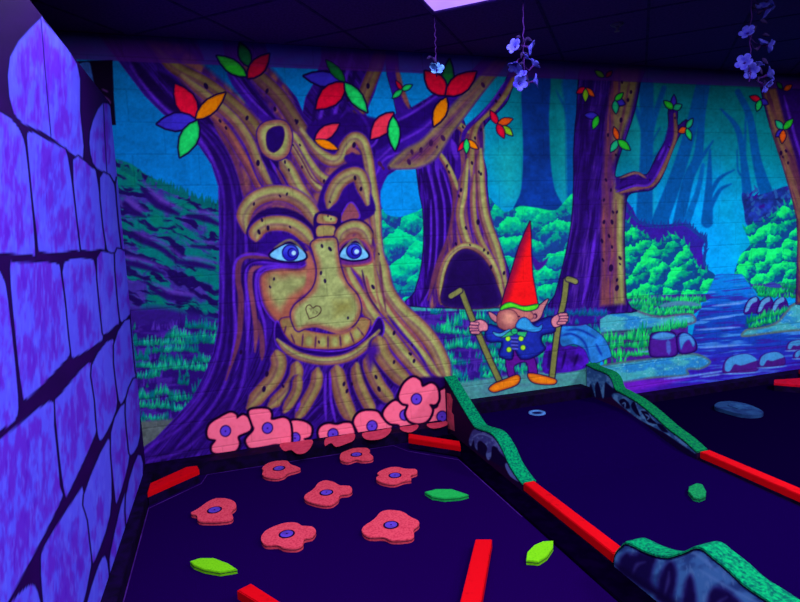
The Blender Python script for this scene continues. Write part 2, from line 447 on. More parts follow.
    foliage(cv, [(484, 203), (496, 205), (506, 212), (520, 206), (538, 208), (556, 210), (578, 198), (580, 310), (484, 310)], (20, 66, 150), (0, 158, 146), (10, 236, 140), 20, 27, 0, .3)
    cv.poly([(531, 255), (540, 262), (548, 258), (544, 266), (536, 270)], (60, 20, 150), soft=1.5)
    # ---- meadow
    cv.poly([(386, 301), (600, 301), (600, 312), (470, 312), (386, 311)], (50, 160, 168), soft=2, smooth=False, nz=.15)
    MG = dict(lightc=(24, 214, 150), midc=(0, 130, 150), darkc=(44, 18, 132))
    grass(cv, [(386, 311), (470, 311), (600, 312), (600, 376), (455, 386), (380, 340)], period=12, seed=61, y0=306, dens=.62, **MG)
    cv.poly([(450, 384), (490, 378), (540, 372), (590, 368), (600, 392), (450, 405)], lambda X, Y, d: mixc((72, 118, 150), (70, 168, 160), fbm(X*.08, Y*.2, 71)), soft=3, smooth=False, nz=.1, ns=.5)
    # blue boulder behind the gnome
    cv.poly([(543, 372), (545, 350), (556, 344), (586, 350), (588, 364), (580, 370), (560, 373)], (62, 16, 165), soft=1, nz=.5, ns=.15)
    for P in ([(550, 350), (548, 368)], [(566, 350), (562, 368)], [(578, 354), (574, 366)]): cv.stroke(P, 1.2, OUT, soft=2, a=.8)
    cv.poly([(560, 334), (564, 324), (576, 320), (590, 327), (604, 338), (611, 354), (608, 358), (592, 363), (585, 350), (574, 344), (562, 346)], (34, 116, 208), soft=1, out=OUT, ow=.5, nz=.3, ns=.12)
    for P in ([(560, 336), (572, 334), (584, 342), (590, 360)], [(566, 330), (580, 330), (596, 338)], [(596, 344), (602, 356)]): cv.stroke(P, 1.2, (16, 50, 160), soft=1.8, a=.9)
    # ---- left: far hill, hedge bands, meadow
    def hill(X, Y, d):
        Xw = X+10*fbm(X*.05, Y*.05, 81); Yw = Y-.33*X+9*fbm(X*.07, Y*.07, 82)
        n1 = fbm(X*.045+3, Yw*.085, 83, 4); n2 = fbm(Xw*.09, Yw*.16, 84)
        c = mixc((58, 40, 150), (0, 112, 116), sst(.34, .5, n1)); c = mixc(c, (88, 60, 180), .4*sst(.58, .74, n2)*(1-sst(.46, .58, n1)))
        c = mixc(c, (24, 4, 86), sst(.50, .60, fbm(Xw*.06, Yw*.2+7, 85))*.95*sst(.40, .5, 1-n1+.1)); return mixc(c, (0, 128, 98), .5*sst(.62, .75, n1))
    cv.poly([(100, 156), (121, 160), (132, 164), (147, 175), (165, 184), (185, 194), (203, 203), (226, 203), (230, 345), (100, 345)], hill, soft=1.2, smooth=False)
    for k in range(46):
        t = rs.uniform(0, 1); x = 118+t*102; y = 161+44*t**.8
        cv.stroke([(x, y+4), (x+rs.uniform(-2, 2), y-rs.uniform(0, 6))], [2.2, .4], (0, 98, 104), smooth=False, a=.9)
    for P, W in (([(142, 189), (158, 204), (178, 214)], [2, 5, 2]), ([(125, 204), (134, 212), (146, 217)], [3, 4, 1]), ([(126, 233), (140, 240), (160, 248), (176, 260)], [1, 3, 3, 2]), ([(176, 262), (195, 264), (214, 268)], [2, 3.5, 2]), ([(150, 288), (168, 296), (190, 299)], [1.5, 4, 2]), ([(192, 246), (210, 248)], [1.5, 2]), ([(124, 262), (142, 266), (165, 274)], [3, 3.5, 1]), ([(188, 216), (204, 218), (218, 224)], [2, 4, 2])):
        cv.stroke(P, W, (32, 8, 98), soft=2.4, a=.85); cv.stroke([(x+3, y-5) for x, y in P], [v*.8 for v in W], (92, 54, 180), soft=3, a=.6)
    cv.poly([(100, 318), (150, 306), (190, 312), (226, 322), (226, 340), (150, 338), (100, 340)], (46, 20, 128), soft=6, a=.8)
    grass(cv, [(100, 328), (170, 324), (228, 320), (228, 400), (170, 428), (100, 430)], (20, 190, 150), (0, 124, 128), (40, 12, 116), 13, 91, 330, 0, .6)
    cv.poly([(100, 424), (190, 418), (190, 450), (100, 470)], (84, 96, 104), soft=3, smooth=False, nz=.2)

    # ================= the hollow tree
    cv.cur = part('painted_hollow_tree', 'painted hollow tree with a dark arched doorway between its roots')
    tr = [(417, 150), (436, 140), (450, 137), (456, 118), (463, 120), (468, 132), (480, 118), (492, 104), (503, 88), (509, 74), (522, 60), (520, 74), (512, 88), (505, 104), (484, 126), (480, 146), (486, 170), (487, 190), (491, 220), (499, 243), (508, 270), (512, 290), (514, 306), (412, 306), (415, 292), (421, 270), (424, 240), (423, 210), (419, 188)]
    cv.poly(tr, bark(lambda X, Y: X-.06*(Y-220), 311), out=OUT, ow=.9)
    for P in ([(424, 165), (432, 200), (434, 240), (430, 280), (420, 303)], [(432, 165), (441, 205), (441, 250), (434, 290)], [(440, 170), (449, 205), (449, 240)], [(428, 200), (428, 240), (426, 270)]):
        cv.stroke(P, 2.8, DRK, soft=2); cv.stroke([(x+3, y) for x, y in P], 1.0, PUR, soft=1.5)
    cv.stroke([(445, 160), (455, 195), (450, 235), (438, 265), (428, 300)], 2.6, BRD, soft=2)
    cv.poly([(462, 132), (474, 122), (484, 128), (484, 180), (494, 230), (508, 275), (512, 306), (498, 306), (488, 264), (468, 248), (450, 256), (440, 300), (430, 304), (446, 250), (456, 205), (458, 160)], lambda X, Y, d: mixc(mixc((66, 24, 116), (112, 58, 92), sst(.34, .5, fbm((X-.08*Y)*.3, Y*.03, 55))), (140, 92, 84), sst(.5, .68, fbm((X-.08*Y)*.3, Y*.03, 55))), soft=3)
    cv.stroke([(456, 145), (458, 165), (457, 180)], 3, PUD); cv.stroke([(452, 140), (457, 160)], 2.5, PUR, soft=2)
    ridge(cv, [(438, 152), (446, 164), (453, 178), (457, 190)], 2.6, halo=False)
    ridge(cv, [(452, 120), (460, 126), (468, 133)], 3.4, halo=False)
    ridge(cv, [(516, 72), (506, 92), (494, 108), (478, 122), (472, 140), (470, 165), (466, 190)], 3.0, t=TAN2, off=(1.6, .4), halo=False)
    cv.stroke([(510, 76), (498, 96), (482, 114), (466, 130), (461, 148)], 2.2, PUD, soft=1.5); cv.stroke([(506, 80), (490, 104), (474, 122)], .8, PUR, soft=1)
    ridge(cv, [(467, 160), (464, 190), (460, 215), (466, 240), (472, 250)], 4.2)
    ridge(cv, [(480, 150), (480, 180), (484, 215), (496, 250), (506, 290)], 5)
    ridge(cv, [(474, 175), (473, 205), (478, 235), (494, 266), (502, 295)], 2.8, t=TAN2)
    cv.stroke([(476, 150), (477, 185), (480, 215), (490, 248)], .9, BRD, soft=1.4); cv.stroke([(469, 170), (469, 215), (474, 244)], .9, PUD, soft=1.4)
    ridge(cv, [(441, 304), (440, 285), (446, 262), (456, 250), (467, 246), (480, 250), (491, 262), (499, 282), (501, 304)], 3.4, halo=False)
    cv.poly([(445, 306), (444, 282), (450, 262), (458, 252), (467, 249), (478, 254), (488, 265), (496, 282), (498, 306)], (27, 5, 82), out=(70, 40, 60), ow=.8, rim=(40, 14, 100), rw=5)
    spots(cv, [(461, 190, 1.6), (459, 196), (466, 228, 1.5), (478, 222, 2.2), (448, 215, 1.6), (448, 222, 1.4), (456, 244, 1.4), (491, 267, 1.6), (504, 273, 1.6), (484, 250), (488, 253), (472, 163, 1.5), (479, 172), (481, 174), (447, 166, 1.4), (449, 172), (500, 95), (496, 101), (463, 127, 1.3), (470, 245, .9), (475, 138), (481, 130)])
    cv.cur = None
    for x in range(395, 560, 2):  # tufts over the foot of the trunk
        pass
    # ================= the tall tree with one arm
    cv.cur = part('painted_tall_tree', 'painted tall violet and brown tree with one crooked arm')
    cv.poly([(586, 60), (643, 60), (640, 82), (634, 112), (624, 142), (616, 166), (616, 178), (634, 172), (647, 175), (656, 158), (666, 140), (669, 128), (669, 108), (677, 108), (677, 126), (686, 120), (688, 126), (680, 134), (673, 148), (662, 176), (652, 189), (640, 191), (628, 195), (625, 210), (624, 240), (626, 300), (632, 312), (548, 312), (555, 296), (566, 254), (572, 220), (574, 180), (574, 150), (577, 112)], bark(lambda X, Y: X+.10*(Y-180)*(Y < 200)+.35*np.maximum(Y-220, 0)*.5, 321, base=(DRK, (46, 12, 128), (84, 40, 170))), out=OUT, ow=.9, n=3)
    cv.stroke([(584, 150), (583, 200), (577, 250), (565, 300)], 3, DRK, soft=3, a=.7); cv.stroke([(592, 70), (586, 110), (588, 150)], 3, DRK, soft=3, a=.8)
    cv.stroke([(596, 230), (590, 270), (582, 304)], 1.6, PUR, soft=1.5)
    cv.poly([(616, 66), (641, 66), (636, 90), (630, 115), (620, 142), (612, 168), (616, 190), (624, 196), (623, 240), (625, 304), (600, 306), (602, 260), (601, 220), (603, 170), (606, 120), (610, 90)], lambda X, Y, d: mixc(mixc((88, 36, 110), (126, 66, 82), sst(.35, .6, fbm(X*.3, Y*.03, 41))), (130, 112, 78), sst(.40, .78, .045*(X-(606+10*np.clip((140-Y)/75, 0, 1)))+.55*fbm(X*.26, Y*.028, 44))), soft=4, smooth=False)
    for P in ([(612, 120), (606, 170), (608, 230), (604, 300)], [(630, 80), (620, 130), (612, 160)], [(616, 200), (615, 250), (617, 300)]): cv.stroke(P, 1.5, (104, 50, 88), soft=2, a=.8)
    cv.stroke([(620, 200), (620, 250), (622, 300)], 2, TAN, soft=2.5, a=.7)
    ridge(cv, [(620, 193), (640, 187), (652, 184), (661, 172), (670, 150), (675, 134), (674, 114)], 2.4, t=(124, 92, 80), halo=False)
    cv.stroke([(616, 188), (632, 180), (648, 181), (660, 160), (669, 140), (672, 112)], 3.6, (50, 10, 140), soft=2)
    cv.stroke([(616, 192), (634, 186), (650, 184), (662, 164), (670, 144)], 1.0, PUR, soft=1.5)
    cv.stroke([(620, 178), (636, 173), (646, 178)], 1.2, (130, 90, 90), soft=1.5)
    cv.stroke([(658, 160), (665, 146)], 1.2, PUR, soft=1.2)
    spots(cv, [(612, 222, 1.9), (604, 222, 1.7), (609, 236, 1.6), (602, 241, 1.8), (612, 247, 1.4), (603, 260, 1.5), (611, 268, 2.8), (620, 258, 1.7), (620, 264, 1), (617, 280, 1.5), (617, 288, 2.4), (613, 212, 1.3), (617, 212, 1.3), (621, 120, 2), (628, 100, 1.6), (622, 82, 1.4), (631, 92, 1.6), (613, 150, 1.4), (608, 135, 1.4), (611, 190, 1.4), (604, 200, 1.3), (675, 118, 1), (669, 147, .9), (650, 180, .9), (606, 180, 1.5), (616, 155, 1.2)], (32, 6, 60))
    cv.cur = 0
    grass(cv, [(545, 308), (600, 308), (612, 312), (596, 322), (580, 326), (545, 326)], (0, 168, 160), (10, 96, 160), (46, 16, 140), 10, 99, 303, 0, .6)
    # ================= tree at the right edge
    cv.cur = part('painted_edge_tree', 'painted leaning brown tree cut off at the right end')
    cv.poly([(760, 84), (800, 80), (812, 130), (822, 190), (826, 250), (836, 310), (796, 304), (798, 240), (797, 219), (791, 193), (783, 166), (770, 126), (763, 100)], (40, 6, 110), out=OUT, ow=.6, smooth=False)
    cv.poly([(763, 90), (776, 88), (784, 120), (796, 160), (806, 200), (812, 300), (797, 304), (798, 240), (797, 219), (791, 193), (783, 166), (770, 126)], lambda X, Y, d: mixc((88, 40, 76), (120, 76, 70), sst(.38, .6, fbm((X-.35*Y)*.25, Y*.03, 66))), soft=3, smooth=False)
    cv.stroke([(766, 100), (776, 132), (790, 172), (800, 215), (801, 290)], 1.8, (134, 104, 72), soft=3, a=.6)
    cv.stroke([(784, 96), (796, 140), (812, 190)], 1.4, PUR, soft=2)
    spots(cv, [(781, 153, 1.8), (786, 151, 1.4), (783, 157, 1), (788, 163, 1.2)])

    # ================= the tree with the face
    cv.cur = part('painted_smiling_tree', 'painted huge smiling old tree with blue eyes, bulbous nose and spreading roots')
    T = [(92, 25), (190, 25), (206, 66), (226, 66), (222, 25), (262, 25), (270, 75), (286, 86), (296, 98), (303, 114), (306, 98), (314, 84), (322, 60), (322, 25), (386, 25), (381, 66), (374, 92), (365, 113), (368, 121), (384, 118), (398, 114), (412, 108), (427, 99), (446, 86), (473, 71), (490, 50), (520, 40), (506, 62), (480, 96), (462, 120), (452, 133), (437, 158), (420, 168), (396, 169), (387, 175), (380, 187), (379, 210), (382, 246), (386, 270), (392, 290), (404, 308), (428, 326), (444, 352), (452, 378), (460, 420), (300, 470), (135, 485), (138, 452), (155, 440), (172, 422), (192, 400), (205, 375), (214, 352), (219, 325), (220, 280), (220, 240), (219, 186), (212, 164), (200, 146), (162, 112), (145, 95), (120, 62)]
    cv.poly(T, bark(face_u, 301, base=(DRK, (46, 12, 132), (76, 30, 182))), out=(60, 20, 160), ow=.9, smooth=False)
    sky = lambda X, Y, d: mixc((0, 84, 160), (0, 122, 215), sst(60, 110, Y))
    cv.cur = 0
    cv.poly([(196, 60), (224, 60), (232, 82), (247, 100), (261, 118), (257, 121), (240, 103), (224, 88), (208, 77)], sky, smooth=False)
    cv.cur = PARTS.index('painted_smiling_tree')
    cv.poly([(384, 25), (396, 25), (399, 80), (406, 100), (414, 112), (398, 120), (393, 96), (387, 75)], PUD, out=OUT, ow=.5, smooth=False)
    cv.stroke([(396, 66), (402, 90), (409, 108)], 2.4, BRN, soft=2)
    # left flank: long violet folds
    for i in range(9):
        u = i/8
        P = [(150+u*26, 84+u*2), (186+u*22, 128-u*6), (213+u*18, 160-u*4), (224+u*20, 195+u*3), (224+u*22, 250), (223+u*22, 300), (220+u*28, 345), (206+u*34, 385+u*6), (176+u*44, 422+u*6), (146+u*50, 452+u*4)]
        if i % 2 or i in (0, 4, 8): cv.stroke(P, [1.2, 2.4, 1.4, 2.6, 1.2] if i % 2 else [.5, 1.4, .8, 1.5, .8], DRK if i % 2 else PUR, soft=2.6, a=.7, n=4)
    cv.stroke([(130, 66), (160, 104), (200, 140), (218, 172)], 2, PUR, soft=2, a=.8)
    cv.stroke([(132, 60), (158, 92), (188, 118)], 5, (24, 2, 74), soft=3, a=.85); cv.stroke([(158, 72), (190, 98), (214, 126)], 5, (24, 2, 74), soft=3, a=.85)
    # brown under-painting of the lit bark
    def under(X, Y, d):
        n = fbm(X*.12+Y*.03, Y*.05, 77); return mixc(mixc((70, 26, 110), (104, 50, 96), sst(.35, .5, n)), (136, 80, 84), sst(.48, .66, n))
    for P in ([(146, 40), (176, 44), (210, 70), (240, 96), (262, 122), (262, 160), (276, 196), (262, 200), (246, 200), (236, 160), (214, 120), (184, 84)], [(238, 56), (268, 66), (288, 90), (304, 128), (330, 152), (344, 150), (356, 134), (366, 140), (374, 190), (384, 250), (392, 290), (376, 262), (366, 230), (350, 222), (340, 214), (318, 214), (300, 200), (286, 170), (292, 140), (268, 104)],
              [(244, 232), (243, 214), (254, 200), (270, 192), (290, 192), (308, 204), (320, 222), (318, 246), (300, 236), (284, 224), (262, 222)], [(336, 240), (344, 226), (360, 224), (374, 240), (386, 270), (402, 306), (430, 326), (446, 356), (450, 380), (420, 378), (396, 350), (376, 322), (358, 300), (346, 280)]):
        cv.poly(P, under, soft=5, a=.95)
    # upper left limb
    ridge(cv, [(152, 46), (176, 68), (206, 84), (232, 104), (252, 124), (262, 142)], 6.5, t=(128, 112, 68), b=(110, 62, 70))
    ridge(cv, [(180, 76), (206, 96), (232, 118), (248, 140), (258, 164), (272, 190)], 4.6, t=TAN2, off=(2, -1))
    ridge(cv, [(206, 110), (226, 130), (240, 152), (254, 176), (264, 198)], 4.0, t=(150, 88, 76), b=(112, 52, 88))
    cv.stroke([(214, 124), (230, 150), (240, 175), (246, 200)], 2.2, BRD, soft=2)
    cv.stroke([(232, 128), (246, 150), (256, 175), (268, 196)], .9, PUD, soft=1.5)
    # second limb running into the brow nub
    ridge(cv, [(240, 62), (262, 80), (280, 98), (296, 122), (312, 146), (328, 158), (340, 160)], 7, t=(120, 98, 70), b=(98, 50, 80))
    cv.stroke([(228, 74), (246, 96), (262, 116), (280, 128)], 4.2, PUD, soft=2); cv.stroke([(231, 74), (250, 98), (268, 116)], 1.2, PUR, soft=1.4); cv.stroke([(240, 76), (262, 104), (276, 120)], 1.8, DRK, soft=1.6)
    # centre trunk
    for i, x in enumerate((320, 327, 334, 341, 349)):
        cv.stroke([(x+12, 50), (x+4, 80), (x-4, 105), (x-8, 128)], 1.9, (DRK, PUR)[i % 2], soft=2)
    ridge(cv, [(384, 40), (376, 66), (368, 86), (361, 104), (358, 116)], 6.5, t=(130, 108, 70), b=(108, 58, 72))
    cv.poly([(322, 118), (350, 112), (375, 118), (400, 118), (392, 136), (372, 150), (366, 142), (354, 132), (342, 140), (336, 154), (318, 148), (306, 130)], (36, 4, 112), soft=3)
    cv.stroke([(340, 118), (352, 108), (366, 122), (372, 142)], 1.4, PUD, soft=2)
    # big right limb
    cv.poly([(380, 120), (412, 110), (446, 88), (480, 64), (500, 50), (506, 62), (480, 96), (452, 133), (436, 158), (420, 168), (396, 169), (386, 176), (380, 190), (374, 165), (378, 140)], (52, 14, 155), soft=2)
    cv.poly([(388, 166), (404, 150), (424, 138), (446, 112), (478, 78), (505, 50), (507, 62), (480, 96), (462, 120), (452, 133), (437, 157), (420, 167), (400, 169)], lambda X, Y, d: mixc(mixc((84, 34, 110), (118, 66, 84), sst(.35, .55, fbm(X*.08+Y*.08, (X+Y)*.2, 12))), (140, 126, 82), sst(-11, -1, d+6*fbm(X*.1, Y*.1, 2)-3)*.8), soft=4)
    cv.poly([(376, 132), (402, 120), (430, 104), (444, 98), (436, 112), (414, 130), (392, 142), (376, 150)], (34, 4, 112), soft=3)
    for P in ([(378, 160), (396, 144), (424, 128), (446, 106)], [(376, 175), (384, 160), (400, 152)], [(380, 128), (410, 114), (440, 94)], [(366, 150), (376, 142), (380, 126)]): cv.stroke(P, 1.2, PUR, soft=1.8)
    spots(cv, [(443, 138, 2.6), (431, 143, 2.6), (421, 150, 2.2), (409, 162, 2.4), (437, 147, 1.2), (483, 85, 2.2), (412, 152, 2), (383, 168, 1.8), (380, 164, 2.4), (389, 168, 1.6)], (60, 20, 80))
    # knot-hole ring and the bark that runs down from it
    ridge(cv, [(262, 190), (276, 192), (284, 186), (290, 196)], 2, halo=False)
    cv.poly([(262, 150), (276, 158), (290, 175), (304, 200), (316, 214), (312, 216), (290, 200), (276, 176), (264, 162)], DRK, soft=2)
    cv.stroke([(270, 160), (282, 180), (292, 196)], 1.6, PUR, soft=1.4); cv.stroke([(276, 168), (284, 184), (290, 192)], 1.6, BRD, soft=1.4)
    ridge(cv, [(284, 128), (296, 140), (306, 158), (316, 172), (326, 180), (334, 180)], 4.4)
    ridge(cv, [(286, 136), (298, 156), (308, 174), (316, 186), (322, 190)], 3.6)
    cv.stroke([(290, 140), (302, 160), (312, 178), (322, 186)], .9, BRD, soft=1.2)
    ridge(cv, [(280, 158), (290, 172), (297, 186), (306, 200), (316, 214)], 6.6)
    cv.poly([(257, 134), (262, 124), (274, 120), (286, 122), (292, 134), (290, 150), (284, 158), (274, 160), (262, 152)], TAN, soft=1, out=(50, 12, 120), ow=1.2, rim=BRN, rw=7)
    cv.poly([(266, 134), (272, 127), (282, 126), (285, 134), (282, 146), (274, 153), (267, 148)], (30, 4, 100), rim=BRD, rw=1.5)
    # ridge that ends in the nub, then down the right side
    ridge(cv, [(300, 130), (316, 150), (330, 160), (340, 158), (346, 146), (354, 138), (362, 142), (367, 158), (370, 178), (374, 205), (377, 235), (382, 262)], 5.8)
    cv.poly([(344, 158), (352, 150), (360, 150), (364, 166), (368, 190), (364, 196), (358, 176), (350, 166)], (46, 8, 130), soft=2)
    cv.stroke([(346, 154), (352, 150), (360, 154)], 2.2, BRN, soft=2)
    # zig-zag bark under the nub
    cv.poly([(324, 184), (338, 168), (352, 162), (362, 166), (370, 190), (374, 214), (340, 226), (318, 212)], (38, 6, 120), soft=2)
    ridge(cv, [(328, 207), (332, 196), (338, 184), (348, 176), (358, 175), (363, 186), (367, 204)], 7.0)
    cv.poly([(341, 220), (346, 208), (351, 203), (356, 208), (359, 217), (350, 221)], (136, 70, 90), soft=1.4, out=PUR, ow=1.5)
    # upper left brow
    ridge(cv, [(246, 232), (244, 216), (252, 202), (268, 194), (286, 194), (302, 202), (312, 214), (319, 230)], 7.6, off=(.5, -2))
    cv.stroke([(250, 222), (262, 208), (280, 204), (298, 212)], 1.8, (112, 52, 110), soft=1.8, a=.8)
    cv.stroke([(248, 232), (256, 218), (272, 210), (290, 212), (304, 220), (316, 238)], 2.4, DRK, soft=1.8)
    # eye socket folds, left
    cv.poly([(252, 262), (262, 246), (280, 238), (300, 240), (312, 252), (312, 268), (290, 270), (270, 266)], (50, 10, 140), soft=2)
    for k, (P, C, wd) in enumerate([([(282, 262), (262, 257), (246, 256), (239, 264), (238, 280), (241, 300), (238, 340), (226, 380)], BRD, 3.0),
                                    ([(272, 257), (254, 254), (240, 257), (234, 268), (234, 300), (236, 330), (230, 365)], PUR, 1.3),
                                    ([(288, 265), (268, 262), (252, 262), (245, 272), (247, 292), (249, 320), (246, 350)], PUR, 1.4),
                                    ([(284, 263), (262, 260), (248, 264), (243, 276), (245, 300)], DRK, 1.2),
                                    ([(262, 266), (252, 270), (250, 284), (253, 305), (256, 330), (255, 352)], (120, 60, 90), 2.4),
                                    ([(300, 266), (272, 266), (260, 270), (256, 282), (258, 302), (264, 322), (266, 345)], PUR, 1.6),
                                    ([(258, 320), (262, 340), (262, 360)], BRD, 2.6)]):
        cv.stroke(P, wd, C, soft=1.7)
    # cheeks
    cheek = lambda X, Y, d: mixc(mixc((96, 36, 110), (160, 88, 74), sst(0, 4, -d)), (146, 156, 98), sst(4, 17, -d+4*noise(X*.12, Y*.12, 7)-.12*(Y-285)))
    cv.poly([(259, 282), (264, 272), (280, 268), (300, 268), (313, 262), (316, 276), (313, 288), (300, 300), (292, 312), (292, 330), (276, 322), (264, 306)], cheek, soft=1.2, out=PUR, ow=1.4, nz=.08)
    cv.poly([(306, 246), (314, 262), (315, 280), (310, 290), (303, 294), (306, 280), (306, 262), (302, 252)], (162, 92, 84), soft=3)
    # right cheek and the long roots sweeping right
    cv.poly([(340, 262), (352, 264), (370, 260), (380, 248), (384, 276), (392, 298), (412, 320), (432, 342), (436, 380), (400, 376), (384, 348), (366, 318), (359, 304), (352, 288), (343, 276)], (70, 24, 150), soft=2)
    ridge(cv, [(378, 246), (381, 268), (386, 290), (400, 310), (420, 328), (434, 346), (443, 366), (448, 382)], 7.8)
    ridge(cv, [(372, 262), (374, 282), (380, 302), (396, 322), (410, 340), (424, 358), (440, 378)], 5.6, t=TAN)
    cv.stroke([(384, 296), (398, 318), (414, 336), (426, 352)], 1.6, BRN, soft=1.6); cv.stroke([(388, 316), (402, 334), (416, 350), (430, 372)], 1.5, PUD, soft=2)
    ridge(cv, [(346, 264), (350, 280), (362, 300), (374, 318), (388, 334), (402, 352), (418, 370), (430, 380)], 6.6)
    cv.poly([(350, 264), (372, 260), (376, 276), (378, 296), (382, 312), (374, 306), (366, 294), (362, 280)], TAN, soft=2.5, rim=BRN, rw=3)
    cv.stroke([(362, 270), (365, 284), (370, 298), (380, 313)], 1.1, (60, 20, 90), soft=1.4); cv.stroke([(366, 276), (370, 292), (377, 304)], 1.6, BRN, soft=1.8)
    cv.stroke([(380, 262), (382, 285), (386, 312)], 1.0, BRD, soft=1.5)
    cv.stroke([(343, 268), (350, 284), (360, 298), (366, 310)], 2, (150, 84, 84), soft=2)
    # main left brow
    cv.stroke([(255, 242), (256, 230), (268, 221), (288, 221), (303, 229), (316, 243)], 9.0, DRK, soft=1.4)
    ridge(cv, [(256, 240), (257, 231), (268, 224), (287, 224), (302, 232), (313, 246)], 7.2, b=(156, 90, 82), off=(.6, -1.6))
    cv.poly([(258, 248), (266, 236), (280, 233), (296, 238), (308, 250), (300, 250), (288, 243), (274, 247), (264, 252)], (42, 8, 130), soft=2)
    # forehead blocks
    cv.poly([(315, 214), (338, 212), (341, 220), (336, 238), (317, 238)], DRK, soft=1.2)
    cv.poly([(318, 215), (324, 214), (336, 217), (337, 221), (334, 224), (318, 223)], (150, 116, 80), rim=(150, 84, 90), rw=2.5); cv.poly([(324, 216), (334, 217), (335, 221), (326, 221)], TAN, soft=1.5)
    cv.poly([(318, 226), (334, 226), (334, 235), (326, 236), (317, 236)], (146, 136, 82), rim=(150, 90, 80), rw=2)
    # right brow
    cv.stroke([(338, 240), (343, 230), (354, 225), (364, 229), (371, 242)], 6.6, DRK, soft=1.2)
    ridge(cv, [(339, 242), (343, 232), (354, 227), (364, 231), (370, 244)], 6.2, halo=False, off=(0, -1.6))
    cv.poly([(337, 258), (341, 246), (352, 239), (364, 242), (371, 254), (370, 262), (354, 265), (341, 264)], (96, 36, 130), soft=2.5, out=(156, 84, 80), ow=2)
    # eyes
    for ol, ic, r, hi in (([(270, 255), (280, 247), (290, 244), (300, 248), (306, 257), (296, 261), (280, 260)], (290.4, 252.8), 8.6, (293.8, 253)), ([(340, 255), (346, 246), (356, 243), (363, 248), (368, 257), (354, 260), (343, 258)], (354, 251.2), 8.0, (356.6, 251.6))):
        cv.poly(ol, (112, 196, 255), out=OUT, ow=1.9, n=4)
        P = spl(ol, True, 4); wn = cv.win(ic[0]-r-2, ic[1]-r-2, ic[0]+r+2, ic[1]+r+2); sl, X, Y = wn
        inside = np.clip(.5-cv.sdf(P, X, Y)/.8, 0, 1); dd = np.hypot(X-ic[0], Y-ic[1])
        cv.put(sl, (20, 8, 110), inside*np.clip(.5-(dd-r)/.8, 0, 1)); cv.put(sl, mixc((34, 30, 190), (60, 76, 240), sst(-5, 5, ic[1]-Y)), inside*np.clip(.5-(dd-r+1.3)/.8, 0, 1))
        cv.ell(ic[0]+1.5, ic[1], 4.6, 5.0, (16, 2, 110)); cv.ell(ic[0]+2, ic[1], 3.6, 4.0, (50, 50, 210)); cv.ell(hi[0], hi[1], 2.3, 2.3, (170, 225, 255))
        cv.stroke([(ol[0][0]+4, ol[0][1]-7), (ol[2][0], ol[2][1]-4), (ol[4][0]-3, ol[4][1]-7)], 1.2, (110, 96, 90), soft=1.2)
    # mouth
    cv.poly([(277, 322), (286, 338), (300, 348), (330, 352), (352, 348), (368, 336), (379, 318), (383, 332), (370, 348), (348, 358), (323, 361), (298, 357), (277, 344)], (30, 2, 100), soft=1.2, out=PUR, ow=1.5)
    cv.poly([(280, 320), (294, 318), (300, 328), (330, 334), (350, 330), (359, 318), (370, 320), (368, 330), (361, 340), (344, 348), (320, 349), (298, 346), (286, 336)], (150, 122, 78), soft=1.2, out=(50, 8, 120), ow=.8, rim=(148, 84, 74), rw=3)
    for P in ([(291, 334), (295, 344)], [(303, 334), (302, 347)], [(316, 336), (315, 348)], [(328, 336), (328, 348)], [(340, 335), (341, 347)], [(350, 332), (354, 343)], [(357, 327), (364, 336)], [(286, 326), (284, 334)]): cv.stroke(P, .8, (80, 26, 90), soft=1.4)
    for x, y in ((308, 341), (322, 342), (334, 342), (346, 339), (356, 334)): cv.ell(x+1, y, 3.2, 4.5, TAN, soft=3)
    ridge(cv, [(277, 340), (288, 350), (302, 357), (323, 361), (346, 358), (364, 347), (379, 331)], 4.0, halo=True, off=(.2, -.8))
    # nose
    cv.poly([(317, 239), (326, 238), (336, 239), (338, 252), (341, 268), (347, 283), (357, 295), (361, 308), (357, 321), (348, 329), (337, 332), (322, 327), (308, 327), (298, 331), (293, 324), (291, 314), (295, 305), (305, 297), (314, 286), (317, 270), (313, 252), (311, 244)],
            lambda X, Y, d: mixc((152, 96, 80), (154, 168, 106), sst(1, 8, -d+2.5*noise(X*.12, Y*.12, 9))), soft=1, out=(56, 12, 110), ow=1.4, nz=.09, ns=.3)
    cv.poly([(331, 299), (354, 297), (356, 312), (332, 321)], (134, 134, 70), soft=3, a=.28, smooth=False)
    cv.stroke([(300, 329), (314, 326), (326, 329), (340, 333), (352, 328)], 1.3, (150, 92, 88), soft=1.5)
    # the carved heart on the nose
    hc = (64, 34, 40)
    cv.stroke([(309, 318), (306, 310), (307, 306), (310, 305), (313, 308), (316, 306), (320, 307), (321, 311), (317, 316), (309, 319)], .45, hc, soft=.7, taper=False)
    for P in ([(309.5, 308.5), (311, 311)], [(309.5, 308.5), (311.5, 308.8), (310.6, 310)], [(312.5, 312), (314, 313)], [(313.5, 311), (312.8, 313.8)], [(315.4, 310.5), (317.5, 312), (316, 314)]): cv.stroke(P, .3, hc, soft=.6, smooth=False, a=.9)
    # beard of roots
    for P, wd in (([(276, 352), (279, 364), (274, 378), (262, 392), (248, 408)], 6.2), ([(296, 363), (296, 376), (286, 392), (268, 408)], 5.2), ([(298, 376), (296, 392), (284, 412)], 4.0), ([(317, 369), (316, 384), (308, 400), (296, 420)], 4.8),
                  ([(356, 364), (358, 380), (364, 396), (374, 414)], 4.8), ([(336, 367), (339, 384), (344, 402), (352, 420)], 6.4), ([(368, 356), (372, 372), (380, 388), (392, 402)], 5.6), ([(378, 338), (382, 354), (394, 370), (408, 384)], 6.8)):
        wd *= 1.22; cv.stroke([(x-2.5, y+1) for x, y in P], wd+1.2, DRK, soft=2.4, a=.8)
        ridge(cv, P, wd, t=(146, 134, 82), b=(134, 78, 78), off=(1.6, -.4))
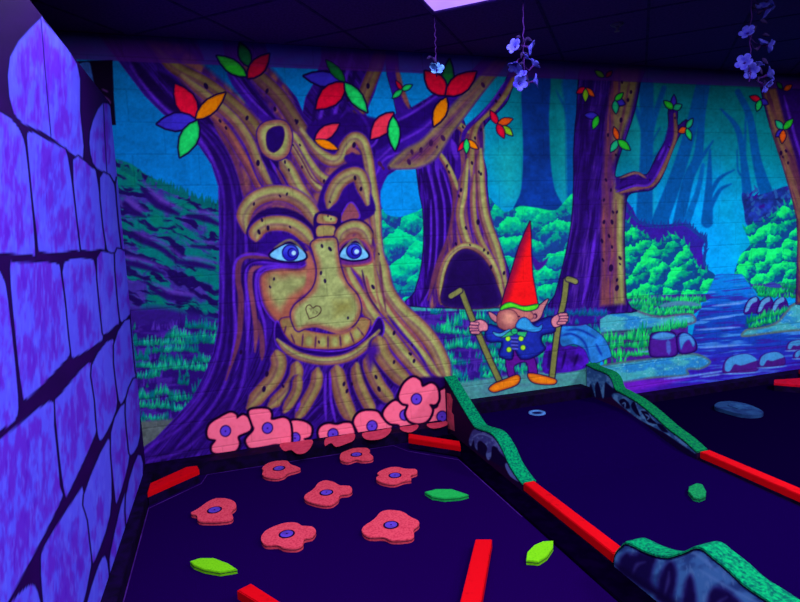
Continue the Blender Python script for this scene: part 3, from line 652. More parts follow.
    cv.poly([(365, 352), (374, 342), (380, 350), (376, 360), (370, 372)], (60, 18, 140), soft=3, a=.5)
    for P in ([(326, 374), (325, 395), (326, 420)], [(300, 402), (296, 412)], [(330, 372), (331, 400), (336, 424)]): cv.stroke(P, 1.4, PUR, soft=1.6)
    cv.poly([(418, 378), (450, 378), (452, 392), (440, 390), (424, 386)], (30, 2, 80), soft=3)
    # foot of the trunk, left
    for P in ([(150, 458), (190, 444), (214, 420), (230, 400)], [(160, 440), (190, 416), (208, 392)], [(170, 456), (200, 450), (210, 438)]): cv.stroke(P, 2.2, DRK, soft=3.5, a=.7)
    for P in ([(146, 462), (180, 452), (204, 434)], [(152, 446), (186, 424), (206, 398)], [(166, 436), (196, 404), (210, 378)]): cv.stroke(P, 1.4, (78, 28, 185), soft=2.4, a=.7)
    spots(cv, [(262, 220, 1.5), (268, 228, 2), (259, 232, 2.0), (290, 227, 1.2), (287, 194, 1.3), (280, 196, 1.2), (254, 204, 1.4), (322, 246, 1.6), (330, 249, 2), (321, 273, 1.6), (325, 281, 1.7), (274, 279, 1.3), (270, 287, 1.2), (348, 318, 1.2), (373, 287, 2), (355, 178, 1.8), (361, 189, 1.8), (330, 202, 1.1), (328, 216, .9), (331, 219, .8), (285, 162, 1.4), (289, 170, 1.3), (300, 145, 1.1), (302, 167, 1.2), (324, 181, 1.4),
                (293, 145, 1), (297, 122, 1.9), (258, 163, 2.4), (220, 121, 1.6), (226, 128, 1.5), (206, 86, 2.6), (247, 118, 1.9), (220, 103, 1.6), (267, 91, 2), (275, 109, 1.8), (296, 121, 1.6), (354, 145, 2.2), (267, 374, 2.2), (264, 389, 2.4), (283, 386, 1.5), (344, 384, 1.8), (347, 391, 1.8), (352, 384, 1.4), (376, 377, 1.8), (379, 389, 2.2), (394, 362, 1.5), (394, 333, 1.8), (410, 354, 1.5), (414, 361, 1.7), (412, 345, 1.2), (319, 342, 1.3), (241, 352, 1.8), (379, 254, 1), (411, 354, 1.2), (368, 86, 2.2), (348, 100, 1.5)])
    # ================= gnome
    cv.cur = part('painted_gnome', 'painted gnome in tall red hat and blue coat holding two walking sticks')
    for P in ([(461.5, 291), (467, 306), (476, 328), (487, 354), (500, 382)], [(566.4, 280), (564, 300), (559, 322), (555, 350), (552, 377)]):
        cv.stroke(P, 3.6, OUT, taper=False); cv.stroke(P, 2.6, (118, 122, 66), soft=1, taper=False)
    for P in ([(451, 296), (456, 293), (460, 290.5)], [(568, 279), (572, 280), (575.5, 281.6)]):
        cv.stroke(P, 3.4, OUT, taper=False); cv.stroke(P, 2.5, (126, 130, 74), soft=1, taper=False)
    cv.stroke([(463, 292), (476, 322), (500, 378)], .6, (90, 88, 50), a=.6)
    K = dict(out=OUT, ow=.9)
    cv.poly([(506, 356), (514, 350), (526, 352), (534, 358), (537, 374), (530, 375), (526, 362), (514, 366), (515, 377), (509, 377)], (92, 16, 150), **K)
    cv.poly([(489, 389), (494, 384), (506, 379), (517, 375), (520, 379), (516, 385), (502, 390), (494, 392)], (236, 128, 20), rim=(190, 84, 20), rw=2.5, **K)
    cv.poly([(528, 374), (536, 374), (548, 377), (556, 380), (554, 384), (540, 384), (531, 381)], (236, 128, 20), rim=(190, 84, 30), rw=2.5, **K)
    cv.poly([(487, 325), (500, 328), (512, 333), (530, 326), (541, 320), (552, 317), (555, 331), (542, 335), (542, 343), (545, 349), (534, 357), (521, 359), (514, 348), (512, 359), (503, 358), (499, 354), (502, 342), (487, 341)], (26, 44, 172), rim=(14, 20, 120), rw=3, nz=.15, n=3, **K)
    cv.poly([(511, 337), (518, 337), (518, 350), (512, 350)], (30, 30, 120), smooth=False)
    for y in (338, 341.5, 345, 348.5): cv.stroke([(511.5, y), (517.5, y+.4)], .8, (80, 90, 220), smooth=False, taper=False)
    for x, y in ((508, 338.6), (521, 338.6), (509, 349.6), (523, 347.6)): cv.ell(x, y, 2.3, 2.4, (170, 235, 40), out=(20, 60, 40), ow=.6)
    cv.poly([(470, 327), (474, 322), (481, 320), (487, 324), (487, 330), (481, 331), (477, 334), (471, 333)], (214, 128, 150), **K)
    cv.poly([(552, 319), (557, 315), (566, 313), (567, 321), (561, 325), (555, 327), (552, 324)], (214, 128, 150), **K)
    for fx_, fy_, sx in ((471.5, 323.5, 1), (470.6, 326.6, 1), (471, 329.6, 1), (472.4, 332.2, 1), (566, 314.6, -1), (567, 317.4, -1), (566.4, 320.2, -1), (564.6, 322.8, -1)):
        cv.stroke([(fx_, fy_), (fx_+6*sx, fy_+.3)], 2.0, OUT, soft=.8, taper=False); cv.stroke([(fx_, fy_), (fx_+6*sx, fy_+.3)], 1.35, (216, 130, 152), soft=.8, taper=False)
    for P in ([(471, 326), (477, 326)], [(471, 329), (477, 329.5)], [(472, 331.5), (477, 332)], [(561, 316), (566, 316)], [(561, 319), (566, 318.8)], [(561, 321.5), (565.5, 321.3)]): cv.stroke(P, .4, (90, 20, 70), smooth=False)
    cv.poly([(489, 312), (496, 316), (500, 322), (496, 322), (491, 318)], (190, 112, 130), **K)
    cv.poly([(529, 308), (538, 306), (548, 299), (544, 308), (540, 318), (532, 322), (527, 320)], (196, 120, 134), **K)
    cv.ell(535, 316, 2.4, 2.7, (52, 16, 60)); cv.ell(534.6, 316.4, 1.3, 1.6, (190, 110, 130))
    cv.poly([(500, 310), (515, 307), (530, 310), (534, 318), (524, 322), (508, 326), (500, 318)], (190, 110, 110), rim=(120, 60, 90), rw=2)
    cv.ell(519, 316.5, 1.4, .8, (50, 10, 60), ang=.4)
    cv.poly([(497, 320), (499, 312), (507, 309.5), (515, 312), (518, 319), (515, 327), (507, 330), (499, 327)], lambda X, Y, d: mixc((140, 70, 84), (236, 158, 140), np.exp(-((X-509)/8)**2-((Y-318)/8)**2)), out=(80, 20, 60), ow=.6)
    cv.poly([(493, 332), (500, 333.5), (509, 329.5), (511, 332), (506, 335.5), (499, 336.5), (495, 335)], (60, 164, 220), out=OUT, ow=.6)
    cv.poly([(516, 327), (519, 320), (524, 317.5), (529, 320), (533, 325), (538, 327), (542, 324.5), (541, 330), (534, 332), (524, 330)], (46, 152, 226), rim=(36, 110, 205), rw=2, out=OUT, ow=.6)
    cv.poly([(501, 338), (510, 331), (514, 335), (506, 336.5)], (40, 180, 110), out=OUT, ow=.5, smooth=False); cv.poly([(516, 332), (527, 332), (525, 337), (518, 335)], (40, 180, 110), out=OUT, ow=.5, smooth=False); cv.ell(514.4, 331.4, 3, 2.8, (30, 190, 120), out=OUT, ow=.5)
    cv.poly([(530, 221.5), (530.8, 235), (531, 252), (532.5, 276), (538, 306), (520, 306), (501, 307), (505, 292), (510, 276), (519, 247), (527, 228)], lambda X, Y, d: mixc((140, 10, 60), (252, 18, 26), sst(0, 11, X-(501+(306-Y)*.33)+1)), out=OUT, ow=1.0, smooth=False)
    cv.poly([(500.5, 310), (502, 306), (510, 302.4), (524, 306.4), (538, 304), (536, 309), (526, 311), (514, 307.6), (506, 308.6)], (84, 228, 40), out=OUT, ow=.7, rim=(40, 170, 40), rw=1.5)
    # ================= leaf sprigs
    R_ = (240, 8, 58); PK = (248, 50, 84); OR = (255, 138, 0); BL = (58, 44, 214); GR = (26, 232, 110); GN = (40, 216, 50); DG = (14, 128, 56); TL = (24, 196, 140); YG = (150, 225, 30); ORR = (250, 92, 20)
    L = [[((196, 119), (175, 84), 19, R_), ((196, 119), (225, 93), 13, OR), ((196, 120), (157, 124), 17, BL), ((197, 121), (180, 157), 17, GR)],
         [((249, 66), (240, 43), 11, DG), ((246, 76), (217, 56), 12, GN), ((248, 78), (269, 54), 14, (206, 10, 60))],
         [((343, 82), (304, 76), 14, BL), ((345, 82), (326, 60), 9, DG), ((345, 83), (316, 109), 19, R_), ((345, 83), (367, 112), 12, GR)],
         [((315, 140), (339, 124), 12, PK), ((315, 140), (338, 149.5), 8, OR)],
         [((393, 113), (371, 139), 16, PK), ((393, 117), (395, 150), 11, GR)],
         [((402, 90), (396, 81), 3.6, R_), ((402, 90), (412, 85), 5, GR), ((402, 90), (392.5, 98), 5, GR)],
         [((446, 95), (449.5, 59.5), 11, DG), ((446, 95), (425, 71), 17, R_), ((446, 95), (476, 72), 17, R_), ((446, 98), (434, 126), 12, OR)],
         [((466.5, 140), (458, 151), 4.5, R_), ((466.5, 140), (478, 149), 6, OR), ((466.5, 139), (466.5, 153.5), 5.5, GR)],
         [((497.5, 124), (490.5, 110.7), 6, R_), ((497.5, 124), (512.5, 119), 7, ORR), ((503, 126), (512.5, 135.6), 6, YG), ((497.5, 124), (504, 138), 7, R_)],
         [((585.6, 88), (576.7, 93), 5.5, R_), ((585.6, 88), (594.4, 96.6), 5, ORR), ((585.6, 89), (585.4, 101.6), 5, YG)],
         [((604, 77), (595, 70.7), 5, (90, 160, 50)), ((606, 77), (612, 71), 4, (150, 16, 60))],
         [((615, 100.6), (625, 104), 7, BL), ((615, 100.6), (623, 93), 5, GN), ((615, 100.6), (616, 113.6), 6, TL)],
         [((598, 116), (584.4, 115), 6.5, BL), ((598, 116), (593, 129), 6, GN)],
         [((618, 140), (614, 127), 5, ORR), ((618, 140), (610.6, 152), 6, TL), ((618, 140), (630, 150), 7, GN)],
         [((673.4, 109), (674, 95), 5, BL), ((673.4, 109), (664, 101), 6, GN), ((673.4, 109), (681.6, 105), 6, TL)],
         [((686.6, 128.5), (692.6, 118.6), 5, TL), ((686.6, 128.5), (678.4, 132), 6, ORR), ((686.6, 128.5), (691, 140), 5, GR)],
         [((760.4, 100), (750, 96.6), 5.5, R_), ((760.4, 100), (768, 104), 5.5, BL), ((760.4, 100), (757, 111), 5.5, GR)],
         [((783.5, 129.5), (775.6, 120.5), 6, TL), ((783.5, 129.5), (793, 119), 6, GN), ((783.5, 130), (776, 136.5), 5.5, BL), ((783.5, 130), (782, 143), 6, ORR)],
         [((782, 88.7), (777, 82), 4, DG), ((784, 90), (792, 85), 5, ORR)]]
    for s in L:
        cv.cur = part('painted_leaf_sprig')
        for a in s: leaf(cv, *a)
    # ---- last block course under the ceiling: violet wash over everything but the sprigs
    sl, X, Y = cv.win(55, 25, 850, 485)
    tex = fbm(X*.45, Y*.45, 91, 3)-.5; tex2 = fbm(X*.13+3, Y*.16, 93, 3)-.5
    tr_ = np.isin(cv.pid[sl], [i for i, n in enumerate(PARTS) if 'tree' in n])
    cv.rgb[sl] = cv.rgb[sl]*(1+.22*tex+np.where(tr_, .30, .14)*tex2)[..., None]
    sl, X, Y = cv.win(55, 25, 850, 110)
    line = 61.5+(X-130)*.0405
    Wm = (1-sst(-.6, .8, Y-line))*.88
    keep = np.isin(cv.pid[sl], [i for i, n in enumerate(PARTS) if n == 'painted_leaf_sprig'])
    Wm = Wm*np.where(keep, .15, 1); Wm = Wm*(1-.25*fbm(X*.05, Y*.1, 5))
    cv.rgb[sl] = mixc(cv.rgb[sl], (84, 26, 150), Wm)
    # ---- left of the tree seen over the partition: arch and black stump
    cv.cur = 0
    cv.poly([(55, 62), (112.5, 60), (114, 100), (116, 125), (55, 125)], (12, 0, 34), smooth=False)
    cv.poly([(76, 66), (88, 62), (91, 68), (94, 90), (84, 78)], (46, 90, 190), soft=1.2, nz=.3)
    for P in ([(102, 89), (108, 92)], [(104, 96), (110, 102), (107, 106)], [(98, 94), (103, 99)]): cv.stroke(P, .8, (80, 40, 120), soft=1.5)
    # ================= pink flowers along the bottom
    PKF = (255, 108, 150)
    FL = [([(207.5, 431.5), (210.5, 424), (219.5, 418), (230, 412.8), (236, 415), (237, 418.5), (243.5, 415), (250, 421), (250, 430), (238, 436), (239, 443.5), (236, 450), (228, 453), (214, 452.5), (212, 446.5), (216, 440), (209, 438)], (225.5, 431)),
          ([(290, 424), (293, 420.7), (303.5, 421.7), (311, 427), (310, 436), (303.5, 439), (310, 444), (292, 448), (290, 436)], (295, 438)),
          ([(249, 412), (255.5, 409), (267.5, 409.3), (271, 414), (271.5, 420), (284, 418), (290, 424), (291, 442), (288.5, 446), (276, 444), (266, 446), (252, 448), (247.5, 445), (246.5, 439), (254, 430), (252.5, 424)], (267.5, 428)),
          ([(318.6, 434), (321, 427), (328, 424), (337, 425), (345, 423), (352, 425), (354, 440), (336, 436), (324, 445)], (333, 434)),
          ([(354, 422), (358, 414), (366, 411), (377, 412), (382, 418), (388.5, 421), (392, 428), (390, 438), (360, 442), (358, 432)], (372, 426)),
          ([(384, 416.5), (384.5, 410.5), (390, 404), (396, 401), (403, 405), (410, 407), (416, 424), (414, 436), (400, 434), (399.5, 425), (390, 423)], (405, 415)),
          ([(425, 424), (432, 411), (438.5, 406), (439, 392.5), (450, 391), (452, 430), (426, 436)], (442, 416.5)),
          ([(399, 397), (402.5, 386.5), (408, 380), (414, 377.5), (420, 381), (422.5, 387), (431, 383.5), (437, 388), (438.5, 398.5), (435.5, 404), (429.5, 404.5), (432, 410.5), (428, 419.5), (420, 423.5), (410, 421), (406, 413.5), (408.5, 405), (402.5, 403)], (416.5, 399))]
    for P, c in FL:
        cv.cur = part('painted_flower')
        cv.poly(P, PKF, out=(18, 0, 40), ow=2.4, rim=(242, 86, 134), rw=1.6, nz=.06, ns=.3, n=4)
        cv.ell(c[0], c[1], 4.6, 5.0, (96, 56, 220), out=(24, 2, 80), ow=1.1, ang=.4); cv.ell(c[0], c[1]+.2, .8, .8, (24, 2, 80))
    return cv


def lin_np(c): c = np.clip(c, 0, 255)/255; return np.where(c <= .04045, c/12.92, ((c+.055)/1.055)**2.4)


def paint_attr(me, rgb):
    """store paint colour (reflectance) per vertex"""
    a = me.color_attributes.new('paint', 'FLOAT_COLOR', 'POINT')
    al = np.ones((len(rgb), 4), np.float32); l = lin_np(rgb)
    for i in range(3): al[:, i] = np.clip(l[:, i]*.80*TINT[0]/TINT[i], 0, .95)
    a.data.foreach_set('color', al.ravel())


def sample(cv, px, py):
    u = np.clip((px-cv.x0)*cv.S, 0, cv.W-1.001); v = np.clip((py-cv.y0)*cv.S, 0, cv.Hh-1.001)
    i = np.floor(u).astype(int); j = np.floor(v).astype(int); fu = (u-i)[..., None]; fv = (v-j)[..., None]
    R = cv.rgb
    return (R[j, i]*(1-fu)+R[j, i+1]*fu)*(1-fv)+(R[j+1, i]*(1-fu)+R[j+1, i+1]*fu)*fv, cv.pid[np.round(v).astype(int), np.round(u).astype(int)]


def project(Pw):
    q = (Pw-np.array([0, 0, H]))@M; return q[..., 0]/q[..., 2]*F_PX+400, q[..., 1]/q[..., 2]*F_PX+301


def grid_mesh(name, V, mask):
    """V (n,m,3) vertex grid, mask (n-1,m-1) of faces kept -> mesh, vertex index"""
    n, m = V.shape[:2]; idx = np.arange(n*m).reshape(n, m)
    a = idx[:-1, :-1][mask]; b = idx[:-1, 1:][mask]; c = idx[1:, 1:][mask]; e = idx[1:, :-1][mask]
    Fq = np.stack([a, b, c, e], 1); used, inv = np.unique(Fq, return_inverse=True); Fq = inv.reshape(-1, 4)
    me = bpy.data.meshes.new(name); nv = len(used); nf = len(Fq)
    me.vertices.add(nv); me.vertices.foreach_set('co', V.reshape(-1, 3)[used].astype(np.float32).ravel())
    me.loops.add(nf*4); me.loops.foreach_set('vertex_index', Fq.ravel().astype(np.int32))
    me.polygons.add(nf); me.polygons.foreach_set('loop_start', np.arange(0, nf*4, 4, dtype=np.int32)); me.polygons.foreach_set('loop_total', np.full(nf, 4, np.int32))
    me.update(calc_edges=True)
    return me, used


# ------------------------------------------------------------------ the big structure
WX0, WX1 = -2.2, 6.3
bm = bmesh.new(); box(bm, WX0, WX1+1.2, D+.006, D+.2, 0, CEIL); struct(obj('wall_back', bm, mat('violet_block_wall', (26, 8, 60), scale=6)))
bm = bmesh.new(); box(bm, WX0, WX1+1.2, -3.5, D+.2, -.12, -.012); struct(obj('floor', bm, mat('dark_floor', (16, 0, 46), scale=30)))
# ceiling: slab with a lay-in grid turned against the mural wall
m_tile = mat('dark_ceiling_tile', (84, 44, 150), (74, 38, 136), 60, .9, .3)
m_bar = mat('dark_ceiling_bar', (62, 30, 122))
TS = .61
x0c, x1c, y0c, y1c = WX0, WX1+1.2, -3.5, D
bm = bmesh.new(); box(bm, x0c, x1c, y0c, y1c+.2, CEIL, CEIL+.1)
ceil = struct(obj('ceiling', bm, m_tile))
bm = bmesh.new()
for U, V in ((GU, GV), (GV, GU)):
    for k in range(-20, 22):
        P0 = CORNER+V*(k*TS); lo, hi = -50, 50
        for ax, a, b in ((0, x0c+.01, x1c-.01), (1, y0c+.01, y1c-.02)):
            t = sorted(((a-P0[ax])/U[ax], (b-P0[ax])/U[ax])); lo = max(lo, t[0]); hi = min(hi, t[1])
        if hi-lo < .1: continue
        a = P0+U*lo; b = P0+U*hi; n = V*.009
        prism(bm, [Vector((p.x, p.y, CEIL-.003)) for p in (a-n, b-n, b+n, a+n)], (0, 0, .003))
obj('ceiling_grid', bm, m_bar, ceil)

# the castle partition on the left: dark board wall with painted stones
STONES = [[(10, 57), (40, 19), (45, 22), (77, 64), (80, 110), (83, 158), (64, 147), (45, 133), (14, 114)], [(90, 132), (103, 103), (117, 120), (121, 181), (107, 174), (93, 163)],
          [(-30, 100), (0, 112), (12, 120), (22, 135), (27, 160), (35, 248), (30, 254), (0, 253), (-30, 252)], [(29, 132), (45, 139), (60, 147), (68, 158), (79, 243), (75, 250), (42, 252), (37, 235), (28, 150)],
          [(73, 160), (92, 168), (97, 178), (105, 243), (100, 249), (84, 250), (80, 240)], [(100, 178), (114, 184), (121, 245), (118, 249), (107, 249)], [(116, 184), (121, 187), (125, 247), (122, 249)],
          [(-40, 270), (-5, 270), (3, 278), (8, 300), (18, 395), (15, 420), (0, 430), (-40, 452)], [(10, 268), (18, 263), (55, 263), (61, 275), (68, 330), (70, 352), (62, 364), (28, 398), (22, 390), (16, 340)],
          [(64, 263), (90, 259), (95, 266), (100, 300), (103, 335), (98, 343), (75, 357), (71, 350), (66, 300)], [(97, 258), (112, 254), (115, 260), (119, 318), (116, 325), (105, 334), (102, 325)], [(115, 254), (124, 251), (127, 258), (131, 310), (129, 315), (122, 322), (119, 310)],
          [(-40, 470), (0, 440), (50, 401), (54, 425), (60, 486), (59, 505), (10, 598), (-10, 625), (-40, 640)], [(55, 405), (60, 395), (88, 363), (92, 375), (95, 420), (95, 435), (70, 490), (65, 494), (60, 460)],
          [(92, 365), (113, 339), (116, 385), (116, 410), (103, 438), (98, 435), (95, 400)], [(114, 345), (130, 319), (135, 370), (134, 380), (125, 398), (119, 400)], [(131, 317), (134, 315), (137, 355), (136, 372)],
          [(23, 590), (35, 586), (42, 610), (50, 650), (0, 690), (-20, 660), (5, 612)], [(41, 565), (45, 545), (78, 493), (83, 490), (88, 520), (91, 566), (72, 640), (50, 660), (43, 600)],
          [(84, 495), (108, 439), (111, 465), (110, 515), (95, 560), (92, 555), (88, 520)], [(111, 433), (125, 403), (129, 440), (128, 465), (118, 500), (115, 495)], [(126, 400), (137, 378), (140, 435), (131, 455), (128, 440)],
          [(105, 556), (109, 586), (104, 640), (80, 690), (84, 620), (95, 576)], [(111, 550), (125, 493), (127, 536), (116, 585), (112, 590), (110, 570)], [(126, 496), (138, 455), (143, 475), (129, 533)]]


def paint_partition():
    cv = Canvas(-60, -10, 160, 700, 2.0); sl, X, Y = cv.win(-60, -10, 160, 700)
    cv.rgb[sl] = mixc((34, 0, 84), (24, 0, 66), fbm(X*.05, Y*.05, 3)); cv.cur = 0

    def stone(k):
        def f(X, Y, d):
            n = fbm(X*.16+k*5, Y*.045+k*3+X*.02, 7+k, 4); n2 = fbm(X*.5, Y*.07+k, 9+k)
            ctr = sst(0, 16, -d); c = mixc((78, 74, 246), (84, 34, 206), sst(.40, .68, n+.16*(ctr-.5))); c = mixc(c, (88, 92, 255), .55*sst(.52, .72, n2)); c = mixc(c, (72, 18, 190), .45*ctr*sst(.56, .72, fbm(X*.32+k, Y*.06, 40+k)))
            return c
        return f
    for k, P in enumerate(STONES):
        cv.poly(P, stone(k), soft=1.0, smooth=True, n=3, out=(14, 0, 60), ow=1.3)
    for P in ([(41, 19), (45.5, 75), (51, 136)], [(103.5, 103), (105, 140), (107, 174)]): cv.stroke(P, .45, (24, 4, 100), soft=.6, smooth=False, taper=False)
    return cv


PTOP = 2.475
cv2 = paint_partition()
ys = np.arange(.9, D+.001, .005); zs = np.arange(.0, PTOP+.001, .0075)
V = np.zeros((len(zs), len(ys), 3)); V[..., 0] = PX+.001; V[..., 1] = ys[None, :]; V[..., 2] = zs[:, None]
bm = bmesh.new(); box(bm, PX-.1, PX, -1.0, D, -.012, PTOP); wl = struct(obj('wall_left', bm, mat('partition_side', (28, 0, 78), scale=8)))
me, used = grid_mesh('painted_stones', V, np.ones((len(zs)-1, len(ys)-1), bool))
px, py = project(V.reshape(-1, 3)[used]); rgb, _ = sample(cv2, px, py)
# stones past the frame edge go on as the same kind of block work
yy = V.reshape(-1, 3)[used][:, 1]; zz = V.reshape(-1, 3)[used][:, 2]
row = np.floor(zz/.41); bx = (yy+.27*row)/.55; fx = bx-np.floor(bx); fz = zz/.41-row
edge = np.minimum(np.minimum(fx, 1-fx)*.55, np.minimum(fz, 1-fz)*.41)
alt = mixc((16, 0, 60), (86, 66, 236), sst(.012, .022, edge)*(zz < 2.05)); alt = mixc(alt, (98, 36, 206), .6*sst(.45, .65, fbm(yy*12, zz*4, 5))*sst(.02, .03, edge)*(zz < 2.05))
outside = ((px < -40) | (py > 690) | (py < -8))[:, None]; rgb = np.where(outside, alt, rgb)
paint_attr(me, rgb)
st = link_mesh('painted_stones', me, paint_mat('stone_paint'), wl); st['label'] = 'violet blue stones painted on the partition'

# ------------------------------------------------------------------ the mural, on real block work with grooved joints
cv = paint_mural()
CW = .203
xs = np.arange(-.92, WX1, .0048); zs = np.arange(.045, CEIL, .0048)
V = np.zeros((len(zs), len(xs), 3)); V[..., 0] = xs[None, :]; V[..., 2] = zs[:, None]
zrel = (zs-H)+.002*D; rowi = np.floor(zrel/CW); fz = np.abs(zrel/CW-np.round(zrel/CW))*CW
xrel = (xs[None, :]-.312)/.406+.5*(rowi[:, None] % 2); fxx = np.abs(xrel-np.round(xrel))*.406
gr = np.maximum(1-sst(.001, .0065, fz)[:, None]*np.ones_like(fxx), (1-sst(.001, .0065, fxx))*.8)
V[..., 1] = D+.0026*gr
px, py = project(V); 
rgb, pid = sample(cv, px, py)
rgb = rgb*(1-.10*gr[..., None])
mural = thing('wall_mural', 'fluorescent enchanted forest mural covering the long block wall behind the lanes', 'mural', (0, D, 0))
m_mural = paint_mat('mural_paint')
fid = pid[:-1, :-1]
LAB_SPRIG = None
for i, nm in enumerate(PARTS):
    mk = fid == i
    if not mk.any(): continue
    me, used = grid_mesh(nm, V, mk); paint_attr(me, rgb.reshape(-1, 3)[used])
    o = link_mesh(nm, me, m_mural, mural)
    if i in PLAB: o['label'] = PLAB[i]

# ------------------------------------------------------------------ lamps: the lay-in troffer in view, the rest added for light
m_frame = mat('troffer_frame', (96, 60, 190)); 
m_lens = bpy.data.materials.new('troffer_lens'); m_lens.use_nodes = True; nt = m_lens.node_tree; b = nt.nodes['Principled BSDF']
b.inputs['Base Color'].default_value = (.5, .4, .9, 1); b.inputs['Emission Color'].default_value = (.46, .25, 1.0, 1)
nz = nt.nodes.new('ShaderNodeTexNoise'); nz.inputs['Scale'].default_value = 9; mr = nt.nodes.new('ShaderNodeMapRange'); mr.inputs['To Min'].default_value = .75; mr.inputs['To Max'].default_value = 1.5
nt.links.new(nz.outputs['Fac'], mr.inputs['Value']); nt.links.new(mr.outputs['Result'], b.inputs['Emission Strength'])
TL_LAB = ['glowing violet ceiling light panel above the smiling tree, nearest the mural', 'added unseen violet light panel over the left lane near the castle partition', 'added unseen violet light panel over the middle lane', 'added unseen violet light panel over the right lane', 'added unseen violet light panel behind the left lane', 'added unseen violet light panel behind the middle lane', 'added unseen violet light panel close to the castle partition']
for (dx, dy, pw), lab in zip(TROFFERS, TL_LAB):  # every panel but the first is added out of view to light the scene
    a = CORNER+GU*(dx*TS)+GV*(dy*TS); c = a+GU*TS-GV*TS*.5
    t = thing('ceiling_light', lab, 'ceiling light', (c.x, c.y, CEIL), 'ceiling light panels')
    def quad(u0, u1, v0, v1, z): return [Vector((c.x, c.y, z))+GU*u+GV*v for u, v in ((u0, v0), (u1, v0), (u1, v1), (u0, v1))]
    bm = bmesh.new(); U, W2 = TS-.004, TS/2-.004
    for q in ((-U, U, W2-.022, W2), (-U, U, -W2, -W2+.022), (-U, -U+.022, -W2+.022, W2-.022), (U-.022, U, -W2+.022, W2-.022)):
        prism(bm, quad(*q, CEIL-.014), (0, 0, .014), .003)
    obj('frame', bm, m_frame, t)
    bm = bmesh.new(); prism(bm, quad(-U+.022, U-.022, -W2+.022, W2-.022, CEIL-.004), (0, 0, .004)); obj('diffuser', bm, m_lens, t)
    l = area('black_light', (c.x, c.y, CEIL-.02), 1.1, .5, pw, GA)

# ------------------------------------------------------------------ lanes
GAIN = .5   # carpet pile
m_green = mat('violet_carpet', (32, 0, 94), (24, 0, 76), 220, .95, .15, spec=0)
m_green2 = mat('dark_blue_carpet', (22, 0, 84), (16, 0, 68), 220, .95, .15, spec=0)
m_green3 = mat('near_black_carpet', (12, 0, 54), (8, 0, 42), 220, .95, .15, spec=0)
m_kerb = mat('dark_violet_kerb', (22, 0, 66), (12, 0, 40), 14, .7, .1, spec=.04)


def ramp(y): return .135*float(sst(2.85, 3.6, np.array(y)))


def carpet(name, xa, xb, ya, yb, hfun, m, label):
    bm = bmesh.new(); n = 40; rows = []
    for k in range(n+1):
        y = ya+(yb-ya)*k/n; z = hfun(y)
        rows.append([bm.verts.new(p) for p in ((xa(y), y, -.011), (xa(y), y, z), (xb(y), y, z), (xb(y), y, -.011))])
    for a, b in zip(rows, rows[1:]):
        for i in range(4): bm.faces.new((a[i], a[(i+1) % 4], b[(i+1) % 4], b[i]))
    bm.faces.new(rows[0]); bm.faces.new(rows[-1][::-1])
    return tag(obj(name, bm, m), label, 'putting green', 'lane carpets')


X2 = 2.93
def d2x(y): return X2
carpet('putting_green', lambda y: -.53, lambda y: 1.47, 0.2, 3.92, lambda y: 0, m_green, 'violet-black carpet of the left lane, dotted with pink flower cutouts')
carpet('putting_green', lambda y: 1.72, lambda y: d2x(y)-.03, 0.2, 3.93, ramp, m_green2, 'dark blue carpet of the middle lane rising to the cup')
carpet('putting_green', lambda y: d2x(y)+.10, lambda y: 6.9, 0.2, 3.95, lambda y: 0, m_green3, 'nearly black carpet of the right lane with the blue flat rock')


def board(name, x0, x1, y0, y1, z0, z1, label, m=None, group='dark lane kerbs', skirt=None):
    bm = bmesh.new(); box(bm, x0, x1, y0, y1, z0, z1, .004); return tag(obj(name, bm, m or m_kerb), label, 'kerb', group)


m_seam = mat('carpet_seam', (86, 40, 170), (60, 20, 130), 9, lo=.4, hi=.7)
def seam(pts, label):
    bm = bmesh.new()
    for a, b in zip(pts, pts[1:]):
        a = Vector(a); b = Vector(b); n = (b-a).cross(Vector((0, 0, 1))).normalized()*.0028; prism(bm, [a-n, b-n, b+n, a+n], (0, 0, .002))
    return tag(obj('carpet_seam', bm, m_seam), label, 'seam', 'carpet edge seams')
seam([(-.526, .9, .0002), (-.526, 3.53, .0002), (-.235, 3.775, .0002), (-.20, 3.91, .0002), (1.12, 3.905, .0002), (1.19, 3.75, .0002), (1.462, 3.46, .0002), (1.462, 2.6, .0002)], 'thin pale violet edge seam around the far end of the left lane carpet')
k_left = board('lane_kerb', PX+.002, 1.575, 3.925, D-.002, -.011, .085, 'dark violet kerb at the foot of the smiling tree, pink petals painted on its top')
k_mid = board('lane_kerb', 1.722, 2.885, 3.935, D-.002, -.011, .222, 'tall dark kerb below the gnome at the cup end of the middle lane')
k_right = board('lane_kerb', 3.04, 6.9, 3.955, D-.002, -.011, .062, 'low dark kerb below the painted river at the end of the right lane')
k_side = board('lane_kerb', PX+.002, -.532, .9, 3.92, -.011, .07, 'narrow dark kerb along the foot of the castle partition')
k_div = board('lane_kerb', 1.472, 1.611, .6, 3.92, -.011, .012, 'flat kerb strip along the foot of the near divider, shadow painted near black', mat('kerb_shadow_black', (8, 0, 34), (4, 0, 24), 14, .9, spec=0))  # near-black colour stands in for the shadow along beam and divider

def petals(parent, z, polys):
    for P in polys:
        bm = bmesh.new(); prism(bm, [Vector(onZ(x, y, z)) for x, y in spl(P, True, 3)], (0, 0, .0025)); obj('painted_petal', bm, m_pinkk, parent)


